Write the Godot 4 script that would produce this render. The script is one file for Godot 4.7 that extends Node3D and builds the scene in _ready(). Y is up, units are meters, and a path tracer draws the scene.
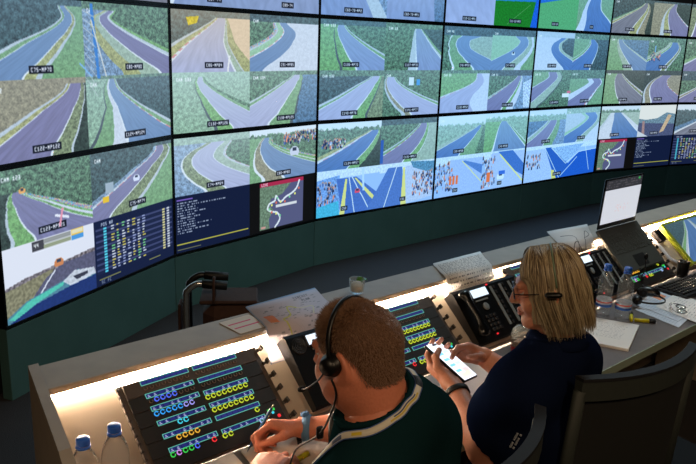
extends Node3D
# Motorsport control room: curved video wall, lit control desk, two operators.

const EYE := 1.8
const UP := Vector3.UP
var U := Vector3(0.743145, 0, -0.669131)      # along the desk
var V := Vector3(0.669131, 0, 0.743145)       # across the desk, towards the operators
var O := Vector3(-0.71467, 0, -1.63063)
const AL := 0.70450                            # tilt of the sloped turret
var used := {}
var rng := RandomNumberGenerator.new()
var px: PackedByteArray
var PW := 320
var PH := 180
var noise := FastNoiseLite.new()

# ---------------------------------------------------------------- frames
func D(s: float, t: float, h: float) -> Vector3:
	return O + U * s + V * t + UP * h

func flat_at(s: float, t: float, h: float, turn := 0.0) -> Transform3D:
	return Transform3D(Basis(U, UP, V) * Basis(UP, turn), D(s, t, h))

func slope_at(s: float, w: float, l: float, turn := 0.0) -> Transform3D:
	var n := V * sin(AL) + UP * cos(AL)
	var d := V * cos(AL) - UP * sin(AL)
	return Transform3D(Basis(U, n, d) * Basis(UP, turn), O + UP * 0.925 + U * s + d * w + n * l)

# ---------------------------------------------------------------- nodes
func numbered(n: String) -> String:
	if not used.has(n):
		used[n] = 0
		return n
	used[n] += 1
	return "%s_%03d" % [n, used[n]]

func part_name(parent: Node, n: String) -> String:
	if not parent.has_node(n):
		return n
	var i := 1
	while parent.has_node("%s_%03d" % [n, i]):
		i += 1
	return "%s_%03d" % [n, i]

func tag(o: Node, label: String, category: String, group := "", kind := "") -> Node:
	o.set_meta("label", label)
	if category: o.set_meta("category", category)
	if group: o.set_meta("group", group)
	if kind: o.set_meta("kind", kind)
	return o

func thing(called: String, label: String, category: String, xf := Transform3D.IDENTITY, group := "") -> Node3D:
	var o := Node3D.new()
	o.name = numbered(called)
	add_child(o)
	o.transform = xf
	tag(o, label, category, group)
	return o

func obj(called: String, mesh: Mesh, m: Material, parent: Node = self, xf := Transform3D.IDENTITY) -> MeshInstance3D:
	var o := MeshInstance3D.new()
	o.mesh = mesh
	o.material_override = m
	o.transform = xf
	o.name = numbered(called) if parent == self else part_name(parent, called)
	parent.add_child(o)
	return o

func struct(called: String, mesh: Mesh, m: Material, label: String, category := "wall") -> MeshInstance3D:
	var o := obj(called, mesh, m)
	tag(o, label, category, "", "structure")
	return o

# ---------------------------------------------------------------- materials
func mat(c: Color, rough := 0.6, metal := 0.0, o := {}) -> StandardMaterial3D:
	var m := StandardMaterial3D.new()
	m.albedo_color = c
	m.roughness = rough
	m.metallic = metal
	for k in o:
		m.set(k, o[k])
	return m

func glow(c: Color, e: float) -> StandardMaterial3D:
	return mat(Color(0.02, 0.02, 0.02), 0.5, 0, {"emission_enabled": true, "emission": c, "emission_energy_multiplier": e})

func screen_mat(t: Texture2D, e := 1.0) -> StandardMaterial3D:
	return mat(Color(0.015, 0.015, 0.018), 0.35, 0, {"emission_enabled": true, "emission": Color.BLACK, "emission_texture": t, "emission_energy_multiplier": e, "texture_repeat": false})

func grain(c0: Color, c1: Color, freq: float, rough: float, bump := 0.0, size := 256, scale := 1.0) -> StandardMaterial3D:
	var n := FastNoiseLite.new()
	n.seed = 7
	n.frequency = freq
	n.fractal_octaves = 4
	var g := Gradient.new()
	g.set_color(0, c0)
	g.set_color(1, c1)
	var t := NoiseTexture2D.new()
	t.width = size
	t.height = size
	t.seamless = true
	t.noise = n
	t.color_ramp = g
	var m := mat(Color.WHITE, rough, 0, {"albedo_texture": t, "uv1_triplanar": true, "uv1_scale": Vector3.ONE * scale})
	if bump > 0:
		var b := NoiseTexture2D.new()
		b.width = size
		b.height = size
		b.seamless = true
		b.noise = n
		b.as_normal_map = true
		b.bump_strength = bump
		m.normal_enabled = true
		m.normal_texture = b
	return m

# ---------------------------------------------------------------- mesh building
class MB:
	var st := SurfaceTool.new()
	var xf := Transform3D.IDENTITY

	func _init(sm := false):
		st.begin(Mesh.PRIMITIVE_TRIANGLES)
		smooth(sm)
		st.set_uv(Vector2.ZERO)
		st.set_color(Color.WHITE)

	func smooth(on: bool):
		st.set_smooth_group(1 if on else -1)

	func tri(a: Vector3, b: Vector3, c: Vector3, n: Vector3):
		if (b - a).cross(c - a).dot(n) > 0.0:
			var t := b
			b = c
			c = t
		if xf.basis.determinant() < 0.0:
			var t := b
			b = c
			c = t
		st.add_vertex(xf * a)
		st.add_vertex(xf * b)
		st.add_vertex(xf * c)

	func quad(a: Vector3, b: Vector3, c: Vector3, d: Vector3, n: Vector3):
		tri(a, b, c, n)
		tri(a, c, d, n)

	# a picture on a rectangle: a top left, b top right, c bottom right, d bottom left, seen from its front
	func picture(a: Vector3, b: Vector3, c: Vector3, d: Vector3, r := Rect2(0, 0, 1, 1)):
		var p := [a, b, c, a, c, d]
		var e := r.end
		var q := [r.position, Vector2(e.x, r.position.y), e, r.position, e, Vector2(r.position.x, e.y)]
		for i in 6:
			st.set_uv(q[i])
			st.add_vertex(xf * p[i])
		st.set_uv(Vector2.ZERO)

	func box(c: Vector3, s: Vector3, ch := 0.0):
		var h := s * 0.5
		var k := h - Vector3.ONE * ch
		for ax in 3:
			var u := (ax + 1) % 3
			var v := (ax + 2) % 3
			for sg in [-1.0, 1.0]:
				var n := Vector3.ZERO
				n[ax] = sg
				var p := []
				for q in [[-1, -1], [1, -1], [1, 1], [-1, 1]]:
					var w := Vector3.ZERO
					w[ax] = sg * h[ax]
					w[u] = q[0] * k[u]
					w[v] = q[1] * k[v]
					p.append(c + w)
				quad(p[0], p[1], p[2], p[3], n)
			if ch > 0.0:
				for su in [-1.0, 1.0]:
					for sv in [-1.0, 1.0]:
						var n := Vector3.ZERO
						n[u] = su
						n[v] = sv
						var p := []
						for q in [[-1, 0], [1, 0], [1, 1], [-1, 1]]:
							var w := Vector3.ZERO
							w[ax] = q[0] * k[ax]
							w[u] = su * (h[u] if q[1] == 0 else k[u])
							w[v] = sv * (k[v] if q[1] == 0 else h[v])
							p.append(c + w)
						quad(p[0], p[1], p[2], p[3], n)
		if ch > 0.0:
			for sx in [-1.0, 1.0]:
				for sy in [-1.0, 1.0]:
					for sz in [-1.0, 1.0]:
						var g := Vector3(sx, sy, sz)
						tri(c + g * Vector3(h.x, k.y, k.z), c + g * Vector3(k.x, h.y, k.z), c + g * Vector3(k.x, k.y, h.z), g)

	# a tube along points; radius one number or one per point
	func tube(path: Array, radius, sides := 8, caps := true, flat := 1.0):
		var n := path.size()
		var t0: Vector3 = (path[1] - path[0]).normalized()
		var side := t0.cross(Vector3.UP)
		if side.length() < 0.05:
			side = t0.cross(Vector3.RIGHT)
		side = side.normalized()
		var rings := []
		for i in n:
			var t: Vector3 = (path[min(i + 1, n - 1)] - path[max(i - 1, 0)]).normalized()
			side = (side - t * side.dot(t)).normalized()
			var up := t.cross(side)
			var r: float = radius[i] if radius is Array else radius
			var ring := []
			for j in sides:
				var a := TAU * j / sides
				ring.append(path[i] + side * cos(a) * r + up * sin(a) * r * flat)
			rings.append(ring)
		for i in n - 1:
			for j in sides:
				var k := (j + 1) % sides
				var mid: Vector3 = (rings[i][j] + rings[i + 1][k]) * 0.5 - (path[i] + path[i + 1]) * 0.5
				quad(rings[i][j], rings[i][k], rings[i + 1][k], rings[i + 1][j], mid)
		if caps:
			for e in [0, n - 1]:
				var out: Vector3 = (path[0] - path[1]) if e == 0 else (path[n - 1] - path[n - 2])
				for j in range(1, sides - 1):
					tri(rings[e][0], rings[e][j], rings[e][j + 1], out)

	# turned about the y axis; profile of (radius, height) from bottom to top
	func lathe(profile: Array, segs := 20, a0 := 0.0, a1 := TAU):
		for i in profile.size() - 1:
			var p: Vector2 = profile[i]
			var q: Vector2 = profile[i + 1]
			var nn := Vector2(q.y - p.y, p.x - q.x)
			for j in segs:
				var a := lerpf(a0, a1, float(j) / segs)
				var b := lerpf(a0, a1, float(j + 1) / segs)
				var da := Vector3(cos(a), 0, sin(a))
				var db := Vector3(cos(b), 0, sin(b))
				var dm := (da + db) * 0.5
				var n := Vector3(dm.x * nn.x, nn.y, dm.z * nn.x)
				if p.x < 1e-6:
					tri(UP * p.y, da * q.x + UP * q.y, db * q.x + UP * q.y, n)
				elif q.x < 1e-6:
					tri(da * p.x + UP * p.y, db * p.x + UP * p.y, UP * q.y, n)
				else:
					quad(da * p.x + UP * p.y, db * p.x + UP * p.y, db * q.x + UP * q.y, da * q.x + UP * q.y, n)

	# polygon in xy pushed from z0 to z1
	func prism(poly: PackedVector2Array, z0: float, z1: float):
		var idx := Geometry2D.triangulate_polygon(poly)
		for z in [z0, z1]:
			var n := Vector3(0, 0, signf(z - (z0 + z1) * 0.5))
			for i in range(0, idx.size(), 3):
				var a := poly[idx[i]]
				var b := poly[idx[i + 1]]
				var c := poly[idx[i + 2]]
				tri(Vector3(a.x, a.y, z), Vector3(b.x, b.y, z), Vector3(c.x, c.y, z), n)
		var cw := Geometry2D.is_polygon_clockwise(poly)
		for i in poly.size():
			var a := poly[i]
			var b := poly[(i + 1) % poly.size()]
			var e := b - a
			var n := Vector3(e.y, -e.x, 0) * (-1.0 if cw else 1.0)
			quad(Vector3(a.x, a.y, z0), Vector3(b.x, b.y, z0), Vector3(b.x, b.y, z1), Vector3(a.x, a.y, z1), n)

	# flat ring sector lying in xz, of height h
	func arc(r0: float, r1: float, h: float, a0: float, a1: float, n := 14):
		for i in n:
			var a := lerpf(a0, a1, float(i) / n)
			var b := lerpf(a0, a1, float(i + 1) / n)
			var da := Vector3(cos(a), 0, sin(a))
			var db := Vector3(cos(b), 0, sin(b))
			quad(da * r0 + UP * h, da * r1 + UP * h, db * r1 + UP * h, db * r0 + UP * h, UP)
			quad(da * r1, db * r1, db * r1 + UP * h, da * r1 + UP * h, da + db)
			quad(da * r0, db * r0, db * r0 + UP * h, da * r0 + UP * h, -da - db)

	# a strip with thickness: pairs of left and right edge points
	func strip(l: Array, r: Array, th: float):
		var n := l.size()
		var nn := []
		for i in n:
			var along: Vector3 = l[min(i + 1, n - 1)] - l[max(i - 1, 0)]
			nn.append((r[i] - l[i]).cross(along).normalized() * -th * 0.5)
		var len := 0.0
		for i in n - 1:
			var a: Vector3 = nn[i]
			var b: Vector3 = nn[i + 1]
			var v0 := float(i) / (n - 1)
			var v1 := float(i + 1) / (n - 1)
			# top, with the picture across it
			var p := [l[i] + a, r[i] + a, r[i + 1] + b, l[i] + a, r[i + 1] + b, l[i + 1] + b]
			var q := [Vector2(0, v0), Vector2(1, v0), Vector2(1, v1), Vector2(0, v0), Vector2(1, v1), Vector2(0, v1)]
			for t in [0, 3]:
				var o := [0, 1, 2]
				var x: Vector3 = (p[t + 1] - p[t]).cross(p[t + 2] - p[t])
				if x.dot(a) > 0.0:
					o = [0, 2, 1]
				for e in o:
					st.set_uv(q[t + e])
					st.add_vertex(xf * p[t + e])
			st.set_uv(Vector2(0.01, 0.01))
			quad(l[i] - a, r[i] - a, r[i + 1] - b, l[i + 1] - b, -a)
			quad(l[i] - a, l[i] + a, l[i + 1] + b, l[i + 1] - b, l[i] - r[i])
			quad(r[i] - a, r[i] + a, r[i + 1] + b, r[i + 1] - b, r[i] - l[i])
		quad(l[0] - nn[0], r[0] - nn[0], r[0] + nn[0], l[0] + nn[0], l[0] - l[1])
		quad(l[n - 1] - nn[n - 1], r[n - 1] - nn[n - 1], r[n - 1] + nn[n - 1], l[n - 1] + nn[n - 1], l[n - 1] - l[n - 2])

	func done() -> ArrayMesh:
		st.generate_normals()
		return st.commit()

func box_mesh(c: Vector3, s: Vector3, ch := 0.0) -> ArrayMesh:
	var b := MB.new()
	b.box(c, s, ch)
	return b.done()

func tube_mesh(path: Array, r, sides := 10, flat := 1.0) -> ArrayMesh:
	var b := MB.new(true)
	b.tube(path, r, sides, true, flat)
	return b.done()

func lathe_mesh(p: Array, segs := 22) -> ArrayMesh:
	var b := MB.new(true)
	b.lathe(p, segs)
	return b.done()

func curve_points(ps: Array, n: int) -> Array:
	var out := []
	var m := ps.size()
	for i in n + 1:
		var x := float(i) / n * (m - 1)
		var k := mini(int(x), m - 2)
		var t := x - k
		var a: Vector3 = ps[max(k - 1, 0)]
		var b: Vector3 = ps[k]
		var c: Vector3 = ps[k + 1]
		var d: Vector3 = ps[min(k + 2, m - 1)]
		out.append(b.cubic_interpolate(c, a, d, t))
	return out

# ---------------------------------------------------------------- a distance field meshed as surface nets
class Field:
	var o: Vector3
	var c: float
	var nx: int
	var ny: int
	var nz: int
	var f: PackedFloat32Array

	func _init(lo: Vector3, hi: Vector3, cell: float):
		o = lo
		c = cell
		nx = int((hi.x - lo.x) / cell) + 2
		ny = int((hi.y - lo.y) / cell) + 2
		nz = int((hi.z - lo.z) / cell) + 2
		f.resize(nx * ny * nz)
		f.fill(1.0)

	func span(lo: Vector3, hi: Vector3) -> Array:
		var a := ((lo - o) / c).floor()
		var b := ((hi - o) / c).ceil()
		return [maxi(0, int(a.x)), maxi(0, int(a.y)), maxi(0, int(a.z)), mini(nx - 1, int(b.x)), mini(ny - 1, int(b.y)), mini(nz - 1, int(b.z))]

	func bone(a: Vector3, b: Vector3, ra: float, rb: float, k := 0.02):
		var m := maxf(ra, rb) + k + c * 2.5
		var e := Vector3.ONE * m
		var s := span(a.min(b) - e, a.max(b) + e)
		var ab := b - a
		var l2 := maxf(ab.length_squared(), 1e-9)
		var dr := rb - ra
		for z in range(s[2], s[5] + 1):
			for y in range(s[1], s[4] + 1):
				var row := (z * ny + y) * nx
				for x in range(s[0], s[3] + 1):
					var p := o + Vector3(x, y, z) * c - a
					var t := clampf(p.dot(ab) / l2, 0.0, 1.0)
					var d := (p - ab * t).length() - ra - dr * t
					if d > m:
						continue
					var g := f[row + x]
					var h := k - absf(g - d)
					f[row + x] = minf(g, d) - (h * h / (4.0 * k) if h > 0.0 else 0.0)

	func ball(ce: Vector3, r: Vector3, k := 0.02, carve := false, basis := Basis.IDENTITY):
		var m: float = maxf(r.x, maxf(r.y, r.z)) + k + c * 2.5
		var s := span(ce - Vector3.ONE * m, ce + Vector3.ONE * m)
		var inv := basis.transposed()
		var ri := Vector3.ONE / r
		for z in range(s[2], s[5] + 1):
			for y in range(s[1], s[4] + 1):
				var row := (z * ny + y) * nx
				for x in range(s[0], s[3] + 1):
					var p := inv * (o + Vector3(x, y, z) * c - ce)
					var q := p * ri
					var k0 := q.length()
					var d := k0 * (k0 - 1.0) / maxf((q * ri).length(), 1e-6)
					var g := f[row + x]
					if carve:
						var h := k - absf(g + d)
						f[row + x] = maxf(g, -d) + (h * h / (4.0 * k) if h > 0.0 else 0.0)
					elif d < m:
						var h := k - absf(g - d)
						f[row + x] = minf(g, d) - (h * h / (4.0 * k) if h > 0.0 else 0.0)

	# keep only the side of the plane that its normal points to
	func cut(at: Vector3, n: Vector3, k := 0.006):
		var i := 0
		for z in nz:
			for y in ny:
				for x in nx:
					var g := f[i]
					if g < 0.2:
						var d := -(o + Vector3(x, y, z) * c - at).dot(n)
						var h := k - absf(g - d)
						f[i] = maxf(g, d) + (h * h / (4.0 * k) if h > 0.0 else 0.0)
					i += 1

	# [points, normals, triangle indices]
	func net() -> Array:
		var vs := PackedVector3Array()
		var id := PackedInt32Array()
		id.resize(nx * ny * nz)
		id.fill(-1)
		var lim := c * 1.9
		var sx := 1
		var sy := nx
		var sz := nx * ny
		var off := [0, sx, sy, sx + sy, sz, sx + sz, sy + sz, sx + sy + sz]
		var edges := [[0, 1], [2, 3], [4, 5], [6, 7], [0, 2], [1, 3], [4, 6], [5, 7], [0, 4], [1, 5], [2, 6], [3, 7]]
		var cells := PackedInt32Array()
		for z in nz - 1:
			for y in ny - 1:
				for x in nx - 1:
					var i := (z * ny + y) * nx + x
					if absf(f[i]) > lim:
						continue
					var neg := 0
					for q in 8:
						if f[i + off[q]] < 0.0:
							neg += 1
					if neg == 0 or neg == 8:
						continue
					var sum := Vector3.ZERO
					var cnt := 0
					for e in edges:
						var a: float = f[i + off[e[0]]]
						var b: float = f[i + off[e[1]]]
						if (a < 0.0) != (b < 0.0):
							var t := a / (a - b)
							var pa := Vector3(e[0] & 1, (e[0] >> 1) & 1, e[0] >> 2)
							var pb := Vector3(e[1] & 1, (e[1] >> 1) & 1, e[1] >> 2)
							sum += pa.lerp(pb, t)
							cnt += 1
					id[i] = vs.size()
					vs.append(o + (Vector3(x, y, z) + sum / cnt) * c)
					cells.append(i)
		var idx := PackedInt32Array()
		for i in cells:
			for ax in 3:
				var s: int = [sx, sy, sz][ax]
				var u: int = [sy, sz, sx][ax]
				var v: int = [sz, sx, sy][ax]
				if i - u < 0 or i - v < 0 or i - u - v < 0:
					continue
				var a := f[i] < 0.0
				if a == (f[i + s] < 0.0):
					continue
				var p := id[i]
				var q := id[i - u]
				var r := id[i - u - v]
				var w := id[i - v]
				if q < 0 or r < 0 or w < 0:
					continue
				if a:
					idx.append_array([p, r, q, p, w, r])
				else:
					idx.append_array([p, q, r, p, r, w])
		var ns := PackedVector3Array()
		ns.resize(vs.size())
		for t in range(0, idx.size(), 3):
			var n := -(vs[idx[t + 1]] - vs[idx[t]]).cross(vs[idx[t + 2]] - vs[idx[t]])
			ns[idx[t]] += n
			ns[idx[t + 1]] += n
			ns[idx[t + 2]] += n
		for i in ns.size():
			ns[i] = ns[i].normalized()
		return [vs, ns, idx]

func join(nets: Array, xfs: Array) -> ArrayMesh:
	var vs := PackedVector3Array()
	var ns := PackedVector3Array()
	var idx := PackedInt32Array()
	for k in nets.size():
		var base := vs.size()
		var xf: Transform3D = xfs[k]
		for v in nets[k][0]:
			vs.append(xf * v)
		for n in nets[k][1]:
			ns.append((xf.basis * n).normalized())
		for i in nets[k][2]:
			idx.append(base + i)
	var arr := []
	arr.resize(Mesh.ARRAY_MAX)
	arr[Mesh.ARRAY_VERTEX] = vs
	arr[Mesh.ARRAY_NORMAL] = ns
	arr[Mesh.ARRAY_INDEX] = idx
	var m := ArrayMesh.new()
	m.add_surface_from_arrays(Mesh.PRIMITIVE_TRIANGLES, arr)
	return m

# ---------------------------------------------------------------- pictures on the screens
# colour letters: [r, g, b, mottling]
var PAL := {
	"a": [92, 126, 176, .05], "A": [54, 100, 172, .06], "p": [110, 105, 152, .06], "P": [164, 166, 206, .04], "q": [104, 104, 122, .08], "z": [120, 140, 190, .05],
	"w": [222, 230, 240, .03], "k": [225, 120, 130, 0.0], "g": [106, 158, 98, .16], "G": [104, 166, 84, .2], "y": [158, 160, 92, .2], "d": [138, 130, 98, .2],
	"l": [142, 196, 146, .08], "L": [30, 122, 40, .12], "m": [92, 168, 112, .08], "b": [182, 196, 208, .06], "B": [58, 70, 78, .1], "t": [36, 58, 60, .5], "T": [62, 98, 66, .5], "u": [126, 166, 130, .25],
	"x": [30, 44, 36, .4], "e": [112, 128, 84, .3], "s": [206, 212, 228, .05], "f": [104, 136, 172, .3], "c": [150, 150, 150, .9], "S": [226, 236, 246, .02], "o": [236, 196, 150, .05], "H": [60, 100, 140, .3], "v": [150, 176, 150, .12],
}
const GLYPH := {
	"0": "75557", "1": "26227", "2": "71747", "3": "71717", "4": "55711", "5": "74717", "6": "74757", "7": "71122", "8": "75757", "9": "75717",
	"C": "74447", "A": "25755", "M": "57755", "P": "75744", "-": "00700", ":": "02020", " ": "00000", "N": "57775", "R": "75765", "S": "74717", "T": "72222", "E": "74647", "L": "44447", "B": "65656", "D": "65556", "I": "72227", "G": "74557", "O": "75557", "F": "74744", "K": "55655", "U": "55557", "V": "55552",
}

func put_px(x: int, y: int, r: int, g: int, b: int):
	if x < 0 or y < 0 or x >= PW or y >= PH:
		return
	var i := (y * PW + x) * 3
	px[i] = r
	px[i + 1] = g
	px[i + 2] = b

func rect(x0: float, y0: float, x1: float, y1: float, c: Array):
	for y in range(maxi(0, int(y0)), mini(PH, int(ceil(y1)))):
		for x in range(maxi(0, int(x0)), mini(PW, int(ceil(x1)))):
			put_px(x, y, c[0], c[1], c[2])

func line(x0: float, y0: float, x1: float, y1: float, w: float, c: Array):
	var n := int(maxf(absf(x1 - x0), absf(y1 - y0))) + 1
	for i in n + 1:
		var x := lerpf(x0, x1, float(i) / n)
		var y := lerpf(y0, y1, float(i) / n)
		rect(round(x - w * .5), round(y - w * .5), round(x - w * .5) + maxf(1, round(w)), round(y - w * .5) + maxf(1, round(w)), c)

func fill(pts: PackedVector2Array, c: Array, amp := 0.0):
	var lo := pts[0]
	var hi := pts[0]
	for p in pts:
		lo = lo.min(p)
		hi = hi.max(p)
	for y in range(maxi(0, int(lo.y)), mini(PH, int(hi.y) + 1)):
		for x in range(maxi(0, int(lo.x)), mini(PW, int(hi.x) + 1)):
			if Geometry2D.is_point_in_polygon(Vector2(x + .5, y + .5), pts):
				var f := 1.0 + amp * noise.get_noise_2d(x * 2.0, y * 2.0)
				put_px(x, y, clampi(int(c[0] * f), 0, 255), clampi(int(c[1] * f), 0, 255), clampi(int(c[2] * f), 0, 255))

func words_at(x: int, y: int, t: String, c: Array, k := 1):
	for ch in t:
		if GLYPH.has(ch):
			var g: String = GLYPH[ch]
			for r in 5:
				var bits := int(g[r])
				for b in 3:
					if bits & (4 >> b):
						rect(x + b * k, y + r * k, x + b * k + k, y + r * k + k, c)
		x += 4 * k

func plate(x: int, y: int, t: String):
	rect(x - 3, y - 2, x + t.length() * 4 + 2, y + 7, [26, 30, 42])
	words_at(x, y, t, [225, 228, 240])

# one camera picture: "skyY sky trees|y,centre,half y,..|road|left bands|right bands|tint amount|caption@x|id"
func feed(ox: int, oy: int, w: int, h: int, spec: String):
	var q := spec.split("|")
	var top := q[0].split(" ")
	var sky_y := float(top[0])
	var sky: Array = PAL[top[1]]
	var far: Array = PAL[top[2]]
	var ys := []
	var cx := []
	var hw := []
	for s in q[1].split(" "):
		var e := s.split(",")
		ys.append(float(e[0]))
		cx.append(float(e[1]))
		hw.append(float(e[2]))
	var road: Array = PAL[q[2]]
	var bands := []
	for side in 2:
		var l := []
		var at := 0.0
		for s in q[3 + side].split(" "):
			at += float(s.substr(1)) / 100.0 if s.length() > 1 else 1e6
			l.append([at, PAL[s[0]], s[0]])
		bands.append(l)
	var tp := q[5].split(" ")
	var tint := Color(tp[0])
	var tamt := float(tp[1])
	var n := ys.size()
	for yy in h:
		var fy := (yy + .5) / h
		var cc: float = cx[0]
		var ww: float = hw[0]
		if fy > ys[0]:
			var k := 0
			while k < n - 2 and fy > ys[k + 1]:
				k += 1
			var t: float = (fy - ys[k]) / (ys[k + 1] - ys[k])
			var a: float = cx[max(k - 1, 0)]
			var d: float = cx[min(k + 2, n - 1)]
			cc = cubic_interpolate(cx[k], cx[k + 1], a, d, t)
			ww = lerpf(hw[k], hw[k + 1], t)
		ww *= .8
		var ta := tamt * (1.15 - fy)
		for xx in w:
			var fx := (xx + .5) / w
			var c: Array
			var X := ox + xx
			var Y := oy + yy
			var nz := noise.get_noise_2d(X * 4.3, Y * 4.3) * .75 + noise.get_noise_2d(X * 1.2 + 300.0, Y * 1.5) * .6
			if fy < ys[0]:
				c = sky if sky_y > 0.0 and fy + nz * .04 + noise.get_noise_2d(X * .8, ox + oy) * .06 < sky_y + .02 else far
			else:
				var d: float = (fx - cc) / ww
				if absf(d) < 1.0:
					c = road
					nz = noise.get_noise_2d(d * 60.0 + ox, fy * 30.0)
				else:
					var l: Array = bands[0 if d < 0 else 1]
					var e := (absf(d) - 1.0) * .62
					c = far
					for b in l:
						if e < b[0]:
							c = b[1]
							if b[2] == "k":
								c = PAL["w"] if int(16.0 * sqrt(fy) * 2.0) % 2 == 0 else c
							break
			var r: float
			var g: float
			var bl: float
			if c[3] > .8:
				var m := noise.get_noise_2d(X * 19.0, Y * 23.0) * 260.0
				r = 150 + m
				g = 150 + noise.get_noise_2d(X * 21.0 + 90, Y * 17.0) * 200.0
				bl = 165 - m * .6
			else:
				var f: float = 1.0 + c[3] * nz * 2.3
				if c[3] > .3:      # woods: dark foot, paler tops far away
					f *= 1.12 - .3 * absf(noise.get_noise_2d(X * .9 + 70.0, Y * .5 + ox))
				r = c[0] * f
				g = c[1] * f
				bl = c[2] * f
			r = lerpf(r, tint.r8, ta)
			g = lerpf(g, tint.g8, ta)
			bl = lerpf(bl, tint.b8, ta)
			var lum := (r + g + bl) * .333
			r = lerpf(lerpf(r, lum, .16), 182, .15)
			g = lerpf(lerpf(g, lum, .16), 204, .15)
			bl = lerpf(lerpf(bl, lum, .16), 220, .15)
			var i := (Y * PW + X) * 3
			px[i] = clampi(int(r), 0, 255)
			px[i + 1] = clampi(int(g), 0, 255)
			px[i + 2] = clampi(int(bl), 0, 255)
	if q[6]:
		var ca := q[6].split("@")
		plate(ox + int(float(ca[1]) * w), oy + h - 13, ca[0])
	if q.size() > 7 and q[7]:
		words_at(ox + 8, oy + 8, q[7], [235, 240, 245])

func car(x: float, y: float, s: float, c: Array):
	fill(PackedVector2Array([Vector2(x - s, y), Vector2(x - s * .9, y - s * .5), Vector2(x - s * .4, y - s * .9), Vector2(x + s * .4, y - s * .9), Vector2(x + s * .9, y - s * .5), Vector2(x + s, y), Vector2(x + s * .8, y + s * .4), Vector2(x - s * .8, y + s * .4)]), c)
	rect(x - s * .4, y - s * .7, x + s * .4, y - s * .3, [60, 70, 90])

func crowd(x0: float, y0: float, x1: float, y1: float, n: int, size: float):
	for i in n:
		var x := rng.randf_range(x0, x1)
		var y := rng.randf_range(y0, y1)
		var s := size * rng.randf_range(.7, 1.3)
		var c: Array = [[52, 66, 104], [44, 54, 84], [226, 140, 120], [205, 214, 232], [84, 112, 170], [70, 84, 120], [62, 78, 110], [150, 170, 210]][rng.randi() % 8]
		rect(x, y, x + s, y + s * 2.2, c)
		rect(x + s * .2, y - s * .8, x + s * .8, y, [190, 150, 130])

func timing_table(x0: int, y0: int, x1: int, y1: int):
	rect(x0, y0, x1, y1, [22, 32, 62])
	words_at(x0 + 14, y0 + 4, "POS NR", [170, 180, 200])
	var k := 0
	var y := y0 + 11
	while y < y1 - 16:
		rect(x0 + 3, y, x1 - 3, y + 3, [62, 70, 108] if k % 2 == 0 else [30, 38, 68])
		rect(x0 + 18, y, x0 + 24, y + 3, [84, 200, 220])
		for j in 7:
			var c: Array = [[200, 205, 215], [205, 190, 90], [120, 200, 130], [210, 215, 225], [205, 190, 90], [190, 195, 210], [150, 160, 200]][(j + k / 3) % 7]
			var xx := x0 + 33 + j * 11
			if xx + 7 < x1 - 30 and rng.randf() < .9:
				rect(xx, y, xx + 4 + rng.randi() % 4, y + 2, c)
		for j in 2:
			rect(x1 - 26 + j * 11, y, x1 - 20 + j * 11, y + 3, [[206, 196, 140], [196, 198, 206]][j])
		y += 4
		k += 1
	line(x0 + 6, y1 - 9, x0 + 48, y1 - 9, 1, [190, 185, 90])
	line(x1 - 60, y1 - 9, x1 - 34, y1 - 9, 1, [190, 185, 90])
	words_at(x0 + 10, y1 - 7, "SC FCY", [120, 130, 150])

func terminal(x0: int, y0: int, x1: int, y1: int):
	rect(x0, y0, x1, y1, [18, 28, 56])
	rect(x0 + 3, y0 + 5, x0 + 34, y0 + 7, [130, 96, 190])
	for i in 13:
		var y := y0 + 10 + i * 4
		var wd: int = [46, 100, 38, 44, 58, 40, 46, 36, 40, 72, 38, 62, 34][i]
		var x := x0 + 4
		while x < x0 + wd:
			rect(x, y, x + 1 + rng.randi() % 4, y + 2, [150, 158, 176])
			x += 3 + rng.randi() % 4
	line(x0 + 3, y1 - 13, x1 - 4, y1 - 13, 2, [186, 178, 70])
	line(x0 + 3, y1 - 5, x0 + 48, y1 - 5, 1, [150, 146, 96])

func track_map(x0: int, y0: int, x1: int, y1: int):
	var w := float(x1 - x0)
	var h := float(y1 - y0)
	rect(x0, y0, x1, y1, [86, 88, 122])
	fill(PackedVector2Array([Vector2(x0, y0), Vector2(x0 + w * .78, y0), Vector2(x0 + w * .5, y0 + h * .3), Vector2(x0 + w * .25, y0 + h * .36), Vector2(x0 + w * .2, y0 + h * .5), Vector2(x0 + w * .3, y0 + h * .6), Vector2(x0 + w * .2, y0 + h * .8), Vector2(x0 + w * .22, y1), Vector2(x0, y1)]), [106, 128, 106], .3)
	rect(x0, y0, x1, y0 + 7, [170, 42, 74])
	words_at(x0 + 4, y0 + 1, "LIVE", [240, 220, 225])
	var p := [Vector2(.9, .06), Vector2(.84, .22), Vector2(.72, .32), Vector2(.58, .38), Vector2(.46, .46), Vector2(.36, .32), Vector2(.33, .42), Vector2(.22, .46), Vector2(.17, .56), Vector2(.26, .64), Vector2(.38, .68), Vector2(.45, .8), Vector2(.42, .9), Vector2(.34, .99)]
	var pts := []
	for q in p:
		pts.append(Vector3(x0 + q.x * w, y0 + q.y * h, 0))
	pts = curve_points(pts, 60)
	for i in pts.size() - 1:
		line(pts[i].x, pts[i].y, pts[i + 1].x, pts[i + 1].y, 3, [222, 228, 232])
	for i in 12:
		var q: Vector3 = pts[4 + i * 4]
		rect(q.x + 3, q.y + 2, q.x + 6, q.y + 5, [[220, 110, 90], [230, 230, 120], [120, 200, 150]][i % 3])
	rect(x0 + w * .36, y0 + h * .52, x0 + w * .84, y0 + h * .56, [215, 215, 215])
	rect(x0 + 3, y1 - 6, x0 + 14, y1 - 2, [200, 150, 140])

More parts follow.
